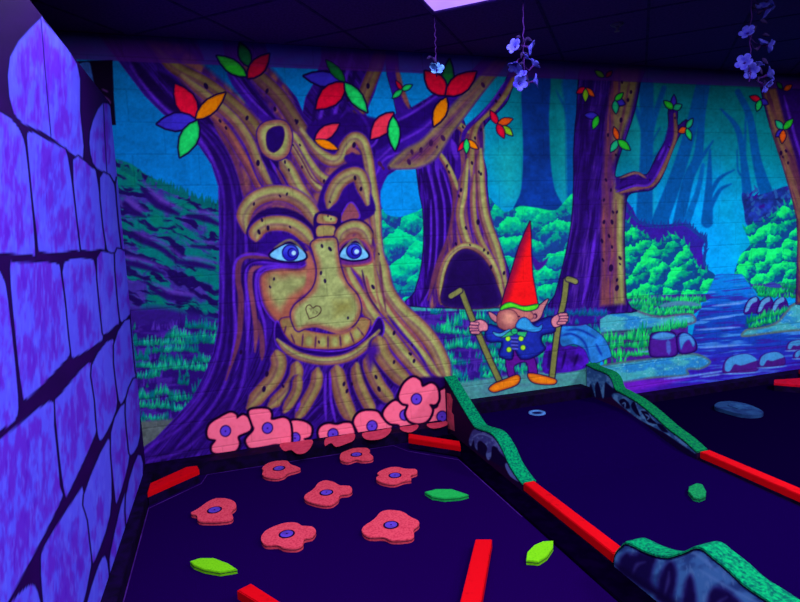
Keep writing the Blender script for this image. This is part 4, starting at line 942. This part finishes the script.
GAIN = .75
m_pinkk = mat('pink_petal_paint', (214, 66, 104), (196, 54, 92), 30)
petals(k_left, .0855, [[(280, 444), (296, 442), (312, 440), (311, 447), (305, 453), (297, 454), (291, 450), (284, 451)], [(326, 438.5), (340, 436), (354, 433.5), (354, 440), (347, 443.5), (336, 447), (331, 443), (325, 446)],
                       [(362.5, 433.5), (377, 431), (391, 428.5), (388, 435), (379, 439.5), (366, 439.5)], [(400, 427.5), (410, 426), (418, 425), (417, 429), (410, 432.5), (402.5, 431)], [(427, 424.2), (437, 422.8), (446.5, 421.5), (446.5, 425.5), (436, 428.5), (429, 427.5)]])

# ---- dividers
GAIN = .6   # colours dimmed to offset the strong lamp light on level faces
m_board = mat('dark_plum_board', (40, 4, 56), (30, 2, 44), 12)
m_turf = mat('green_turf', (0, 182, 116), (0, 96, 92), 75, .95, .6, detail=5, lo=.35, hi=.66)
m_turf2 = mat('deep_green_turf', (8, 150, 80), (2, 88, 80), 75, .95, .6, detail=5, lo=.35, hi=.66)
m_rock = mat('blue_grey_rock_paint', (84, 96, 182), (56, 56, 130), 18, lo=.3, hi=.6)
m_rock2 = mat('slate_blue_rock_paint', (48, 84, 150), (34, 56, 128), 14, lo=.3, hi=.7)
m_hole = mat('black_violet_paint', (12, 2, 44))
m_red = mat('red_kerb_paint', (230, 0, 20), (192, 0, 18), 26, .7, .1, lo=.25, hi=.4, spec=.04)
m_reddk = mat('far_red_kerb_paint', (225, 8, 50), (190, 4, 40), 26, .55)


def painted_face(x0, P, cvf, parent, label=None):
    ys = np.arange(min(p[0] for p in P), max(p[0] for p in P)-.0005, .004); top = np.interp(ys, [p[0] for p in P][::-1], [p[1]-.0135 for p in P][::-1])
    n = 90; V = np.zeros((n, len(ys), 3)); V[..., 0] = x0-.0015; V[..., 1] = ys; V[..., 2] = -.009+(top+.009)*np.linspace(0, 1, n)[:, None]
    me, used = grid_mesh('painted_face', V, np.ones((n-1, len(ys)-1), bool)); px, py = project(V.reshape(-1, 3)[used]); rgb, _ = sample(cvf, px, py); paint_attr(me, rgb)
    o = link_mesh('painted_face', me, m_face, parent); o['label'] = label or 'blue grey painted boulders on dark plum'


m_face = paint_mat('divider_face_paint')
def face_canvas(box_, fn):
    c = Canvas(*box_, 3.0); sl, X, Y = c.win(*box_); c.rgb[sl] = mixc((42, 4, 60), (22, 2, 50), fbm(X*.08, Y*.08, 5)); c.cur = 0; fn(c); return c


def divider(x0, prof, m_top, label, rocks, holes, m_r, width=.088, face=None, cvf=None):
    """cut board with a wavy top edge in the plane x = x0, turf glued along the edge"""
    t = thing('lane_divider', label, 'divider', (x0+width/2, prof[0][0], 0), 'raised lane dividers')
    P = spl(prof, False, 5); P = [(float(a), float(b)) for a, b in P]
    bm = bmesh.new(); th = .013
    prism(bm, [Vector((x0, y, z-th)) for y, z in P]+[Vector((x0, P[-1][0], -.011)), Vector((x0, P[0][0], -.011))], (width, 0, 0)); obj('board', bm, face or m_board, t)
    bm = bmesh.new(); rows = []
    e = .004
    for y, z in P: rows.append([bm.verts.new(p) for p in ((x0-e, y, z-th), (x0-e, y, z-.003), (x0+.004, y, z), (x0+width-.004, y, z), (x0+width+e, y, z-.003), (x0+width+e, y, z-th))])
    for a, b in zip(rows, rows[1:]):
        for i in range(6): bm.faces.new((a[i], a[(i+1) % 6], b[(i+1) % 6], b[i]))
    bm.faces.new(rows[0]); bm.faces.new(rows[-1][::-1]); o = obj('turf_edge', bm, m_top, t); o['label'] = 'speckled green turf strip'
    bm = bmesh.new(); tube(bm, [(x0-e-.001, y, z-th) for y, z in P], .0022, 6); obj('dark_outline', bm, m_hole, t)
    if cvf is not None: painted_face(x0, P, cvf, t); return t
    for Q in rocks:
        bm = bmesh.new(); prism(bm, [Vector(onX(a, b, x0-.0035)) for a, b in spl(Q, True, 3)], (.0034, 0, 0)); o = obj('painted_rock', bm, m_r, t)
    for Q in holes:
        bm = bmesh.new(); prism(bm, [Vector(onX(a, b, x0-.005)) for a, b in spl(Q, True, 3)], (.0014, 0, 0)); obj('rock_hollow', bm, m_hole, t)
    return t


PR1 = [(D-.004, .435), (3.98, .40), (3.83, .33), (3.68, .262), (3.54, .205), (3.46, .207), (3.378, .222), (3.28, .238), (3.20, .228), (3.108, .182), (3.037, .122), (2.97, .088), (2.92, .070), (2.868, .057)]
def f1(c):
    B1 = lambda X, Y, d: mixc((64, 66, 150), (104, 122, 205), sst(.35, .65, fbm(X*.2, Y*.2, 3)))
    c.poly([(446, 400), (449, 440), (470, 450), (500, 480), (520, 498), (500, 455), (470, 425)], (34, 2, 52), soft=3)
    c.poly([(469.3, 440), (473, 431), (482, 430), (494, 435), (501, 446), (506, 458), (509, 466), (505, 468), (488, 459), (476, 451), (468, 446)], (20, 4, 60), soft=1.5)
    c.poly([(469.3, 438), (474, 429.5), (484, 431), (495, 436), (502, 446.5), (505.5, 457), (500.5, 453), (496, 447), (492, 447), (491, 457), (488, 460), (486, 455), (487, 447), (481, 441), (477.5, 443), (477.5, 450), (475, 447), (473.5, 440), (471, 446), (469, 443)], B1, soft=1.2)
    c.poly([(505, 465), (509, 463.5), (514, 472), (520, 482), (510, 476)], (100, 120, 205), soft=1.2)
    c.stroke([(472, 438), (480, 434), (492, 438), (501, 450)], .8, (120, 140, 220), soft=1.2, a=.7)
dv1 = divider(1.62, PR1, m_turf, 'green-topped divider sloping down from the mural between the flowers and the gnome', [], [], m_rock, cvf=face_canvas((438, 365, 535, 520), f1))
bm = bmesh.new(); prism(bm, [Vector(onX(a, b, 1.6175)) for a, b in ((446.6, 393), (450.5, 394), (452.5, 400), (451.5, 412), (453.5, 415), (454.5, 431), (447.4, 428))], (.002, 0, 0)); o = obj('painted_petal', bm, mat('pink_board_paint', (250, 92, 136)), dv1); o['label'] = 'pink flower petal painted around the corner onto the board'
PR2 = []
for a, b in ((586.5, 363.6), (595, 368), (605.5, 372), (611.6, 377.6), (615.5, 388), (621, 391.5), (635, 399.5), (647.5, 409), (660, 420), (668.5, 427.5), (682.5, 438), (689.5, 444), (697, 451)):
    p = onX(a, b, X2); PR2.append((min(p[1], D-.004), p[2]))
def f2(c):
    B1 = lambda X, Y, d: mixc((44, 84, 150), (84, 134, 200), sst(.35, .65, fbm(X*.25, Y*.25, 9)))
    c.poly([(584, 362), (600, 366), (614, 380), (616, 394), (600, 398), (584, 392)], (16, 8, 60), soft=1)
    c.poly([(585, 364), (597, 368), (607, 373), (612.5, 381), (613.5, 388), (608, 384), (605, 383), (604, 396), (602.5, 398), (600.5, 390), (598, 382), (595, 386), (595.5, 397), (593, 390), (590.5, 384), (588.5, 392), (585.5, 390)], B1, soft=1.2)
    c.poly([(612, 397), (616, 393), (627, 396.5), (638, 402.5), (651, 412), (664, 423), (668, 429), (690, 446), (696, 454), (684, 447), (666, 434), (655, 428), (640, 420), (624, 408)], B1, soft=1.2)
    for P in ([(619, 402), (623, 398.5), (628, 402), (630, 408), (625, 408)], [(631, 406), (634, 401.5), (637, 408), (640, 416), (635, 413)], [(641, 411), (647, 412), (651, 418), (657, 424), (648, 422), (645, 417)], [(657, 424), (662, 425), (668, 432), (662, 431)]):
        c.poly(P, (12, 4, 52), soft=1.2)
    for P in ([(645, 414), (649, 417), (647, 420)], [(622, 404), (625, 403), (625, 408)]): c.stroke(P, .7, (80, 120, 190), soft=1)
    c.poly([(640, 421), (668, 436), (700, 458), (690, 462), (640, 430), (615, 408)], (14, 2, 50), soft=2)
divider(X2, PR2, m_turf2, 'green-topped divider sloping down from the mural between the gnome and the river', [], [], m_rock2, cvf=face_canvas((576, 352, 712, 480), f2))
PR3 = [(2.066, .03), (2.05, .09), (2.006, .15), (1.979, .178), (1.93, .190), (1.87, .200), (1.804, .218), (1.74, .245), (1.69, .282), (1.645, .320), (1.60, .362), (1.565, .375), (1.52, .368), (1.45, .356), (1.39, .340), (1.30, .338), (1.2, .33), (1.1, .31), (.95, .29)]
PR3 = [(y-.022, z-.010) for y, z in PR3]
def f3(c):
    B1 = lambda X, Y, d: mixc(mixc((38, 64, 136), (62, 110, 184), sst(.3, .62, fbm(X*.07+Y*.03, Y*.09, 13))), (96, 132, 200), .5*sst(.6, .75, fbm(X*.3, Y*.12, 17)))
    sl, X, Y = c.win(600, 520, 900, 800); c.put(sl, B1(X, Y, X), np.ones(X.shape))
    D1, D2 = (20, 8, 74), (40, 30, 116)
    for P in ([(618, 572), (619, 559), (626, 552), (634, 554), (640, 551), (650, 553), (657, 557), (655, 566), (652, 578), (652, 592), (630, 580)],
              [(656, 600), (657, 586), (660, 573), (666, 563), (672, 561), (677, 569), (677, 582), (674, 596), (670, 606)],
              [(681, 616), (682, 596), (685, 581), (690, 574), (694, 580), (697, 598), (698, 622)],
              [(705, 630), (706, 606), (709, 592), (716, 586), (728, 590), (742, 602), (756, 618), (766, 640), (740, 650)]):
        c.poly(P, lambda X, Y, d: mixc(D2, D1, sst(0, 7, -d+3*noise(X*.3, Y*.2, 3))), soft=5, a=.92)
    for P in ([(632, 575), (637, 565), (645, 562)], [(664, 596), (668, 582), (669, 572)], [(714, 622), (718, 604), (727, 597)], [(736, 626), (738, 612)]): c.stroke(P, [.4, 1.8, .4], (66, 62, 150), soft=3.5, a=.7)
    for P in ([(626, 545), (640, 547), (660, 553)], [(676, 560), (690, 552), (704, 560), (718, 572)], [(700, 570), (716, 580), (740, 594), (764, 606)]): c.stroke(P, 1.6, (92, 132, 205), soft=2.5, a=.55)
    c.stroke([(612, 562), (640, 582), (682, 610), (740, 655)], 4, (16, 4, 60), soft=5, a=.8)
divider(1.62, PR3, m_turf, 'nearest divider, a painted blue boulder board with thick green turf on top', [], [], m_rock2, cvf=face_canvas((600, 520, 900, 800), f3))


def bar(name, pts, z0, z1, m, label, cat='kerb', group='red lane kerbs', base=None):
    """pts: footprint outline; red board on a dark runner"""
    t = thing(name, label, cat, (sum(p[0] for p in pts)/len(pts), sum(p[1] for p in pts)/len(pts), base if base is not None else z0), group)
    bm = bmesh.new(); prism(bm, [Vector((x, y, z0)) for x, y in pts], (0, 0, z1-z0), .004); obj('red_board', bm, m, t)
    if base is not None:
        c = np.mean(np.array(pts), 0); q = [(c[0]+(x-c[0])*.985, c[1]+(y-c[1])*.985) for x, y in pts]
        bm = bmesh.new(); prism(bm, [Vector((x, y, base)) for x, y in q], (0, 0, z0-base-.0005)); obj('dark_runner', bm, m_kerb, t)
    return t


bar('red_kerb', [(1.622, 2.052), (1.694, 2.052), (1.694, 2.860), (1.622, 2.860)], .012, .060, m_red, 'long red kerb between the two turfed dividers of the near lane', base=-.011)
bar('red_kerb', [(X2, .8), (X2+.078, .8), (X2+.078, 2.835), (X2, 2.835)], .008, .052, m_red, 'red kerb running off the right frame edge from the far divider', base=-.011)
bar('red_kerb', [(-.529, 3.565), (-.529, 3.70), (-.325, 3.885), (-.258, 3.878), (-.242, 3.80)], .055, .088, m_red, 'short red corner kerb beside the castle partition', base=.001)
bar('red_kerb', [(1.205, 3.78), (1.238, 3.874), (1.52, 3.575), (1.488, 3.482)], .050, .088, m_red, 'short red corner kerb under the pink flowers by the divider', base=.0125)
def zz(x, y, z): p = onZ(x, y, z); return (p[0], p[1])
a, b, c, e = zz(475.5, 539, .045), zz(492, 539, .045), zz(481, 602, .045), zz(460, 602, .045)
def ext(p, q, s): return (p[0]+(q[0]-p[0])*s, p[1]+(q[1]-p[1])*s)
bar('red_kerb', [a, b, ext(b, c, 1.7), ext(a, e, 1.7)], .0008, .045, m_red, 'red kerb lying between the largest pink flower cutout and a lime leaf')
a, b, c, e = zz(237, 590, .045), zz(251, 583, .045), zz(281, 602, .045), zz(262, 605, .045)
bar('red_kerb', [a, b, ext(b, c, 2.6), ext(a, e, 2.6)], .0008, .045, m_red, 'red kerb at the bottom frame edge right of the lime leaf')
bar('red_kerb', [zz(774, 379.5, .075), zz(774, 383, .075), zz(806, 385.5, .075), zz(836, 388, .075), zz(836, 381, .075), zz(806, 377.5, .075)], .055, .075, m_reddk, 'far red kerb near the right frame edge below the painted river', base=.0008)
bar('red_kerb', [(5.28, 3.865), (5.28, 3.95), (6.0, 3.95), (6.0, 3.865)], .06, .100, m_reddk, 'small red kerb end poking in at the right frame edge', base=.0008)

# ---- flower and leaf cutouts on the carpet
m_pink = mat('pink_cutout', (242, 80, 112), (206, 48, 84), 95, lo=.34, hi=.56, detail=5)
m_pinkside = mat('dark_pink_cutout', (150, 30, 90))
m_ctr = mat('violet_disc', (104, 66, 230)); m_line = mat('ink_line', (20, 2, 60))
FC = [('left end of the lane, nearest the partition', (214.5, 510), [(153, 208), (170, 200), (190, 185), (215, 173), (245, 175), (262, 183), (265, 195), (252, 208), (258, 220), (250, 228), (215, 232), (172, 230), (168, 216), (155, 213)]),
      ('right below the second wall flower', (279, 468.4), [(330, 98), (345, 85), (375, 79), (395, 80), (400, 88), (425, 97), (420, 103), (395, 110), (385, 118), (365, 123), (340, 120), (330, 112), (335, 104)]),
      ('smallest looking one, farthest back by the kerb', (356.4, 454.6), [(528, 60), (545, 53), (560, 48), (590, 47), (600, 53), (597, 60), (607, 67), (605, 76), (580, 79), (565, 76), (545, 82), (527, 78), (525, 70)]),
      ('beside the narrow green leaf', (395, 475.4), [(618, 110), (645, 97), (670, 95), (690, 100), (714, 100), (717, 110), (700, 117), (703, 127), (685, 130), (660, 138), (635, 135), (618, 128), (616, 120), (625, 116)]),
      ('the one in the middle of the group', (326.4, 492.6), [(437, 165), (460, 150), (470, 135), (490, 128), (515, 135), (525, 142), (550, 142), (555, 155), (545, 162), (525, 165), (520, 178), (500, 190), (470, 188), (440, 178)]),
      ('nearest left one, above the bottom red kerb', (286.8, 534), [(330, 265), (345, 250), (370, 240), (395, 233), (420, 235), (430, 243), (455, 243), (465, 255), (455, 270), (435, 275), (432, 290), (415, 298), (385, 297), (370, 290), (340, 290), (328, 278)]),
      ('largest looking one, nearest the upright red kerb', (391, 525), [(582, 245), (612, 225), (625, 208), (650, 202), (685, 208), (700, 220), (720, 228), (722, 240), (708, 252), (710, 268), (695, 276), (655, 278), (635, 270), (600, 270), (582, 260)])]
ZT = .024


def cutout(name, pts, ztop, z0, m, label, cat, group=None, veins=False):
    W = [Vector(onZ(x, y, ztop)) for x, y in pts]
    c = sum(W, Vector())/len(W)
    t = thing(name, label, cat, (c.x, c.y, z0), group)
    bm = bmesh.new(); prism(bm, [Vector((p.x, p.y, z0+.0008)) for p in W], (0, 0, ztop-z0-.0008), .0025); obj('foam_body', bm, m, t)
    return t, W, c


for k, (lab, cc, P) in enumerate(FC):
    pts = [(130+x/2.5, 430+y/2.5-1.2) for x, y in spl(P, True, 3)]
    t, W, c = cutout('flower_cutout', pts, ZT, 0, m_pink, 'flat pink flower cutout on the dark carpet, '+lab, 'flower cutout', 'pink flower cutouts on the carpet')
    w = onZ(cc[0], cc[1], ZT)
    for rr, zt, mm, nn in ((.043, .0012, m_line, 'centre_outline'), (.033, .0022, m_ctr, 'centre_disc'), (.005, .0030, m_line, 'centre_dot')):
        bm = bmesh.new(); prism(bm, [Vector((w[0]+rr*math.cos(q*.3142), w[1]+rr*math.sin(q*.3142), ZT+.0001)) for q in range(20)], (0, 0, zt)); obj(nn, bm, mm, t)
    # dark seam around the edge where the two foam layers meet
    bm = bmesh.new(); q = [Vector((c.x+(p.x-c.x)*1.006, c.y+(p.y-c.y)*1.006, .0125)) for p in W]; prism(bm, q, (0, 0, .003)); obj('dark_seam', bm, m_line, t)
m_lime = mat('lime_leaf', (128, 225, 24), (100, 196, 20), 120, .9, lo=.3, hi=.5); m_gleaf = mat('green_leaf', (30, 190, 92), (18, 150, 80), 120, .9, lo=.3, hi=.5)
m_blob = mat('deep_green_cutout', (22, 160, 92), (12, 120, 84), 90, .9)
def leafcut(P, ox, oy, sc_, m, label, z=.024, z0=0, dy=-1.0):
    t, W, c = cutout('leaf_cutout', [(ox+x/sc_, oy+y/sc_+dy) for x, y in P], z, z0, m, label, 'leaf cutout', 'leaf cutouts on the carpet')
    bm = bmesh.new(); prism(bm, [Vector((c.x+(p.x-c.x)*1.008, c.y+(p.y-c.y)*1.008, z0+(z-z0)*.5)) for p in W], (0, 0, .003)); obj('dark_seam', bm, m_line, t)
leafcut([(150, 330), (175, 322), (210, 322), (245, 335), (268, 350), (225, 357), (185, 350), (160, 340)], 130, 430, 2.5, m_lime, 'lime green leaf cutout at the lower left beside a red kerb')
leafcut([(30, 440), (35, 400), (70, 365), (110, 348), (160, 345), (160, 375), (130, 420), (90, 445)], 520, 470, 4.83, m_lime, 'lime green leaf cutout between the upright red kerb and the divider')
leafcut([(62, 333), (90, 326), (130, 326), (172, 340), (150, 346), (110, 349), (80, 344)], 400, 360, 2.508, m_gleaf, 'narrow green leaf cutout right of the pink flower cutouts')
leafcut([(427, 205), (430, 190), (455, 178), (475, 183), (487, 205), (485, 222), (465, 230), (445, 226)], 560, 430, 3.333, m_blob, 'small blunt green cutout alone on the middle lane', dy=-.6)
P = [(458, 180), (485, 168), (530, 167), (590, 178), (650, 205), (645, 218), (600, 222), (550, 216), (500, 202), (465, 192)]
t, W, c = cutout('flat_rock', [(600+x/4, 360+y/4-.6) for x, y in spl(P, True, 3)], .03, 0, mat('flat_rock_paint', (36, 74, 140), (24, 46, 110), 12, .8, .2, lo=.35, hi=.6), 'flat blue rock cutout lying on the dark right lane', 'rock cutout')
bm = bmesh.new(); q = [Vector((c.x+(p.x-c.x)*.55+.05, c.y+(p.y-c.y)*.45+.02, .0302)) for p in W]; prism(bm, q, (0, 0, .006), .002); obj('raised_layer', bm, mat('flat_rock_crest', (44, 92, 160), (30, 60, 130), 20), t)

# ---- the cup
cz = .136; cc = onZ(537, 413, cz)
t = thing('golf_cup', 'blue-rimmed golf hole at the raised end of the middle lane', 'golf hole', (cc[0], cc[1], .135))
bm = bmesh.new(); n = 32
rg = [[bm.verts.new((cc[0]+r_*math.cos(k*2*math.pi/n), cc[1]+r_*math.sin(k*2*math.pi/n), z_)) for k in range(n)] for r_, z_ in ((.066, .1352), (.064, .142), (.044, .1425), (.038, .1354))]
for a, b in zip(rg, rg[1:]):
    for k in range(n): bm.faces.new((a[k], a[(k+1) % n], b[(k+1) % n], b[k]))
obj('rim', bm, mat('cup_rim', (90, 150, 255)), t, True)
bm = bmesh.new(); prism(bm, [Vector((cc[0]+.040*math.cos(k*.2), cc[1]+.040*math.sin(k*.2), .1352)) for k in range(31)], (0, 0, .0006)); obj('hole', bm, mat('cup_hole_shade', (14, 14, 96)), t)  # flat disc, the shade inside the hole is put into its colour

GAIN = 1.0
# ---- sprinkler on the ceiling
p = onZ(617, 24, CEIL)
t = thing('ceiling_sprinkler', 'small dim sprinkler with a ring plate on the dark ceiling', 'sprinkler', (p[0], p[1], CEIL))
m_spr = mat('sprinkler_metal', (96, 84, 140), None, 10, .4)
bm = bmesh.new(); tube(bm, [(p[0], p[1], CEIL), (p[0], p[1], CEIL-.006), (p[0], p[1], CEIL-.016)], [.042, .040, .026], 24); obj('plate', bm, m_spr, t, False)
bm = bmesh.new(); tube(bm, [(p[0], p[1], CEIL-.016), (p[0], p[1], CEIL-.045)], [.012, .006], 12); obj('nozzle', bm, m_spr, t)
bm = bmesh.new(); tube(bm, [(p[0], p[1], CEIL-.045), (p[0], p[1], CEIL-.048)], [.018, .018], 16); obj('deflector', bm, m_spr, t)

# ---- hanging flower strings
GAIN = .62
m_blos = mat('pale_blossom', (96, 96, 255), (62, 52, 235), 40, .7, lo=.3, hi=.6); m_blos2 = mat('ice_blue_blossom', (110, 170, 255), (84, 130, 250), 40, .7); GAIN = .8
m_stem = mat('violet_stem', (66, 28, 130)); m_lf = mat('dull_garland_leaf', (44, 30, 96), (30, 16, 70), 30)
m_eye = mat('blossom_eye', (60, 30, 180))


def blossom(parent, loc, nrm, R, m, rot=0, lobes=5):
    nrm = Vector(nrm).normalized(); q = nrm.to_track_quat('Z', 'Y'); mt = Matrix.Translation(Vector(loc)) @ q.to_matrix().to_4x4() @ Matrix.Rotation(rot, 4, 'Z')
    bm = bmesh.new(); n = lobes*8; rings = []
    for j, u in enumerate((.10, .2, .45, .75, 1.0)):
        rr = []
        for k in range(n):
            a = k*2*math.pi/n; lob = abs(math.cos(lobes*a/2))**.55
            rad = R*u*(1-.34*(1-lob)*u); z = R*(.9*u**.45-.75)-R*.10*(1-lob)*u+R*.05*math.sin(a*3)*u
            rr.append(bm.verts.new(mt @ Vector((rad*math.cos(a), rad*math.sin(a), z))))
        rings.append(rr)
    for a, b in zip(rings, rings[1:]):
        for k in range(n): bm.faces.new((a[k], a[(k+1) % n], b[(k+1) % n], b[k]))
    o = obj('blossom', bm, m, parent, True)
    so = o.modifiers.new('thickness', 'SOLIDIFY'); so.thickness = .0012
    bm = bmesh.new(); tube(bm, [mt @ Vector((0, 0, -R*.62)), mt @ Vector((0, 0, -R*.1))], [R*.11, R*.08], 8); obj('stamen', bm, m_eye, o)
    bm = bmesh.new(); tube(bm, [mt @ Vector((0, 0, -R*1.35)), mt @ Vector((0, 0, -R*.6)), mt @ Vector((0, 0, -R*.35))], [R*.07, R*.14, R*.2], 8); obj('calyx', bm, m_stem, o)


def gleaf(parent, loc, dr, L, m):
    dr = Vector(dr).normalized(); s = dr.cross(Vector((0, 1, .3))).normalized(); up = s.cross(dr); bm = bmesh.new(); A = []
    for u, wd in ((0, .02), (.25, .2), (.5, .26), (.8, .14), (1, .01)):
        c = Vector(loc)+dr*L*u-Vector((0, 0, L*.25*u*u)); A.append([bm.verts.new(c-s*wd*L+up*.1*L*wd*3), bm.verts.new(c), bm.verts.new(c+s*wd*L+up*.1*L*wd*3)])
    for a, b in zip(A, A[1:]):
        for i in range(2): bm.faces.new((a[i], a[i+1], b[i+1], b[i]))
    o = obj('garland_leaf', bm, m, parent, True); so = o.modifiers.new('thickness', 'SOLIDIFY'); so.thickness = .001


def garland(anchor, items, zbot, label, R, leaves, seed, m=m_blos):
    rs = random.Random(seed); ax, ay = anchor
    t = thing('flower_garland', label, 'hanging flowers', (ax, ay, CEIL), 'flower strings hanging from the ceiling')
    pts = [(ax+.004*math.sin(k*1.7), ay+.004*math.cos(k*1.3), CEIL+(zbot-CEIL)*k/24) for k in range(25)]
    bm = bmesh.new(); tube(bm, pts, .0028, 6); obj('cord', bm, m_stem, t)
    for x, y, nx, ny, nz_, s in items:
        p = Vector(onY(x, y, ay)); n = Vector((nx, ny, nz_)).normalized()
        blossom(t, p, n, R*s, m, rs.uniform(0, 1))
        base = p-n*R*s*1.3; st_ = Vector((ax, ay, min(base.z+.03, CEIL-.01)))
        bm = bmesh.new(); tube(bm, [st_, (st_+base)/2+Vector((0, 0, -.006)), base], .002, 6); obj('stalk', bm, m_stem, t)
    for x, y, dx, dz in leaves:
        p = Vector(onY(x, y, ay)); gleaf(t, p, (dx, -.3, dz), .045, m_lf)
    return t


garland((1.352, 3.36), [(437, 69, -.25, -.75, .45, .85), (434, 66, -.5, -.3, -.7, .5)], onY(433, 64, 3.36)[2], 'single ice blue blossom on a long cord from the corner of the light panel', .055, [(432, 57, -1, -.2), (432, 57, .8, -.9)], 3, m_blos2)
garland((1.79, 3.06), [(514, 46, -.8, -.45, .2, 1), (531, 48, .75, -.5, -.35, 1), (527, 57, .5, -.5, .6, .8), (515, 67, -.5, -.3, -.8, 1), (535, 64, .7, -.2, .7, .85), (520, 83, -.15, -.95, -.1, 1.05), (536, 81, .8, -.6, .1, 1), (522, 74, -.3, -.5, .5, .7)],
        onY(525, 86, 3.06)[2], 'three-tiered string of blue-violet blossoms hanging left of the dark misty trunk', .046, [(521, 38, -1, .2), (525, 38, 1, -.2), (522, 55, .9, .3), (524, 64, -.9, .1), (524, 73, .4, -.8), (523, 44, .3, .6), (523, 52, -.4, -.6), (526, 78, .2, -.7)], 5)
garland((3.02, 2.62), [(771, 2, .6, -.6, .3, .9), (768, 12, .5, -.4, -.7, 1), (762, 6, -.4, -.5, .7, .9), (747, 32, -.8, -.4, .4, 1), (763, 42, .1, -.6, .7, .9), (770, 46, .85, -.4, -.1, .9), (744, 62, -.85, -.5, .15, 1.1), (751, 71, -.35, -.85, -.3, 1.1), (770, 74, .7, -.55, .3, 1.1), (767, 86, .3, -.7, -.6, 1), (760, 64, .4, -.4, .8, .7)],
        onY(760, 82, 2.62)[2], 'long thick string of blue-violet blossoms hanging near the right frame edge', .044, [(756, 8, -1, .3), (760, 20, 1, -.2), (757, 26, -.8, -.6), (762, 35, .9, .1), (758, 50, -.8, .2), (762, 58, .8, -.6), (759, 66, .2, -.8), (760, 77, -.7, -.5), (757, 15, .5, .6), (764, 80, .4, -.9)], 8)
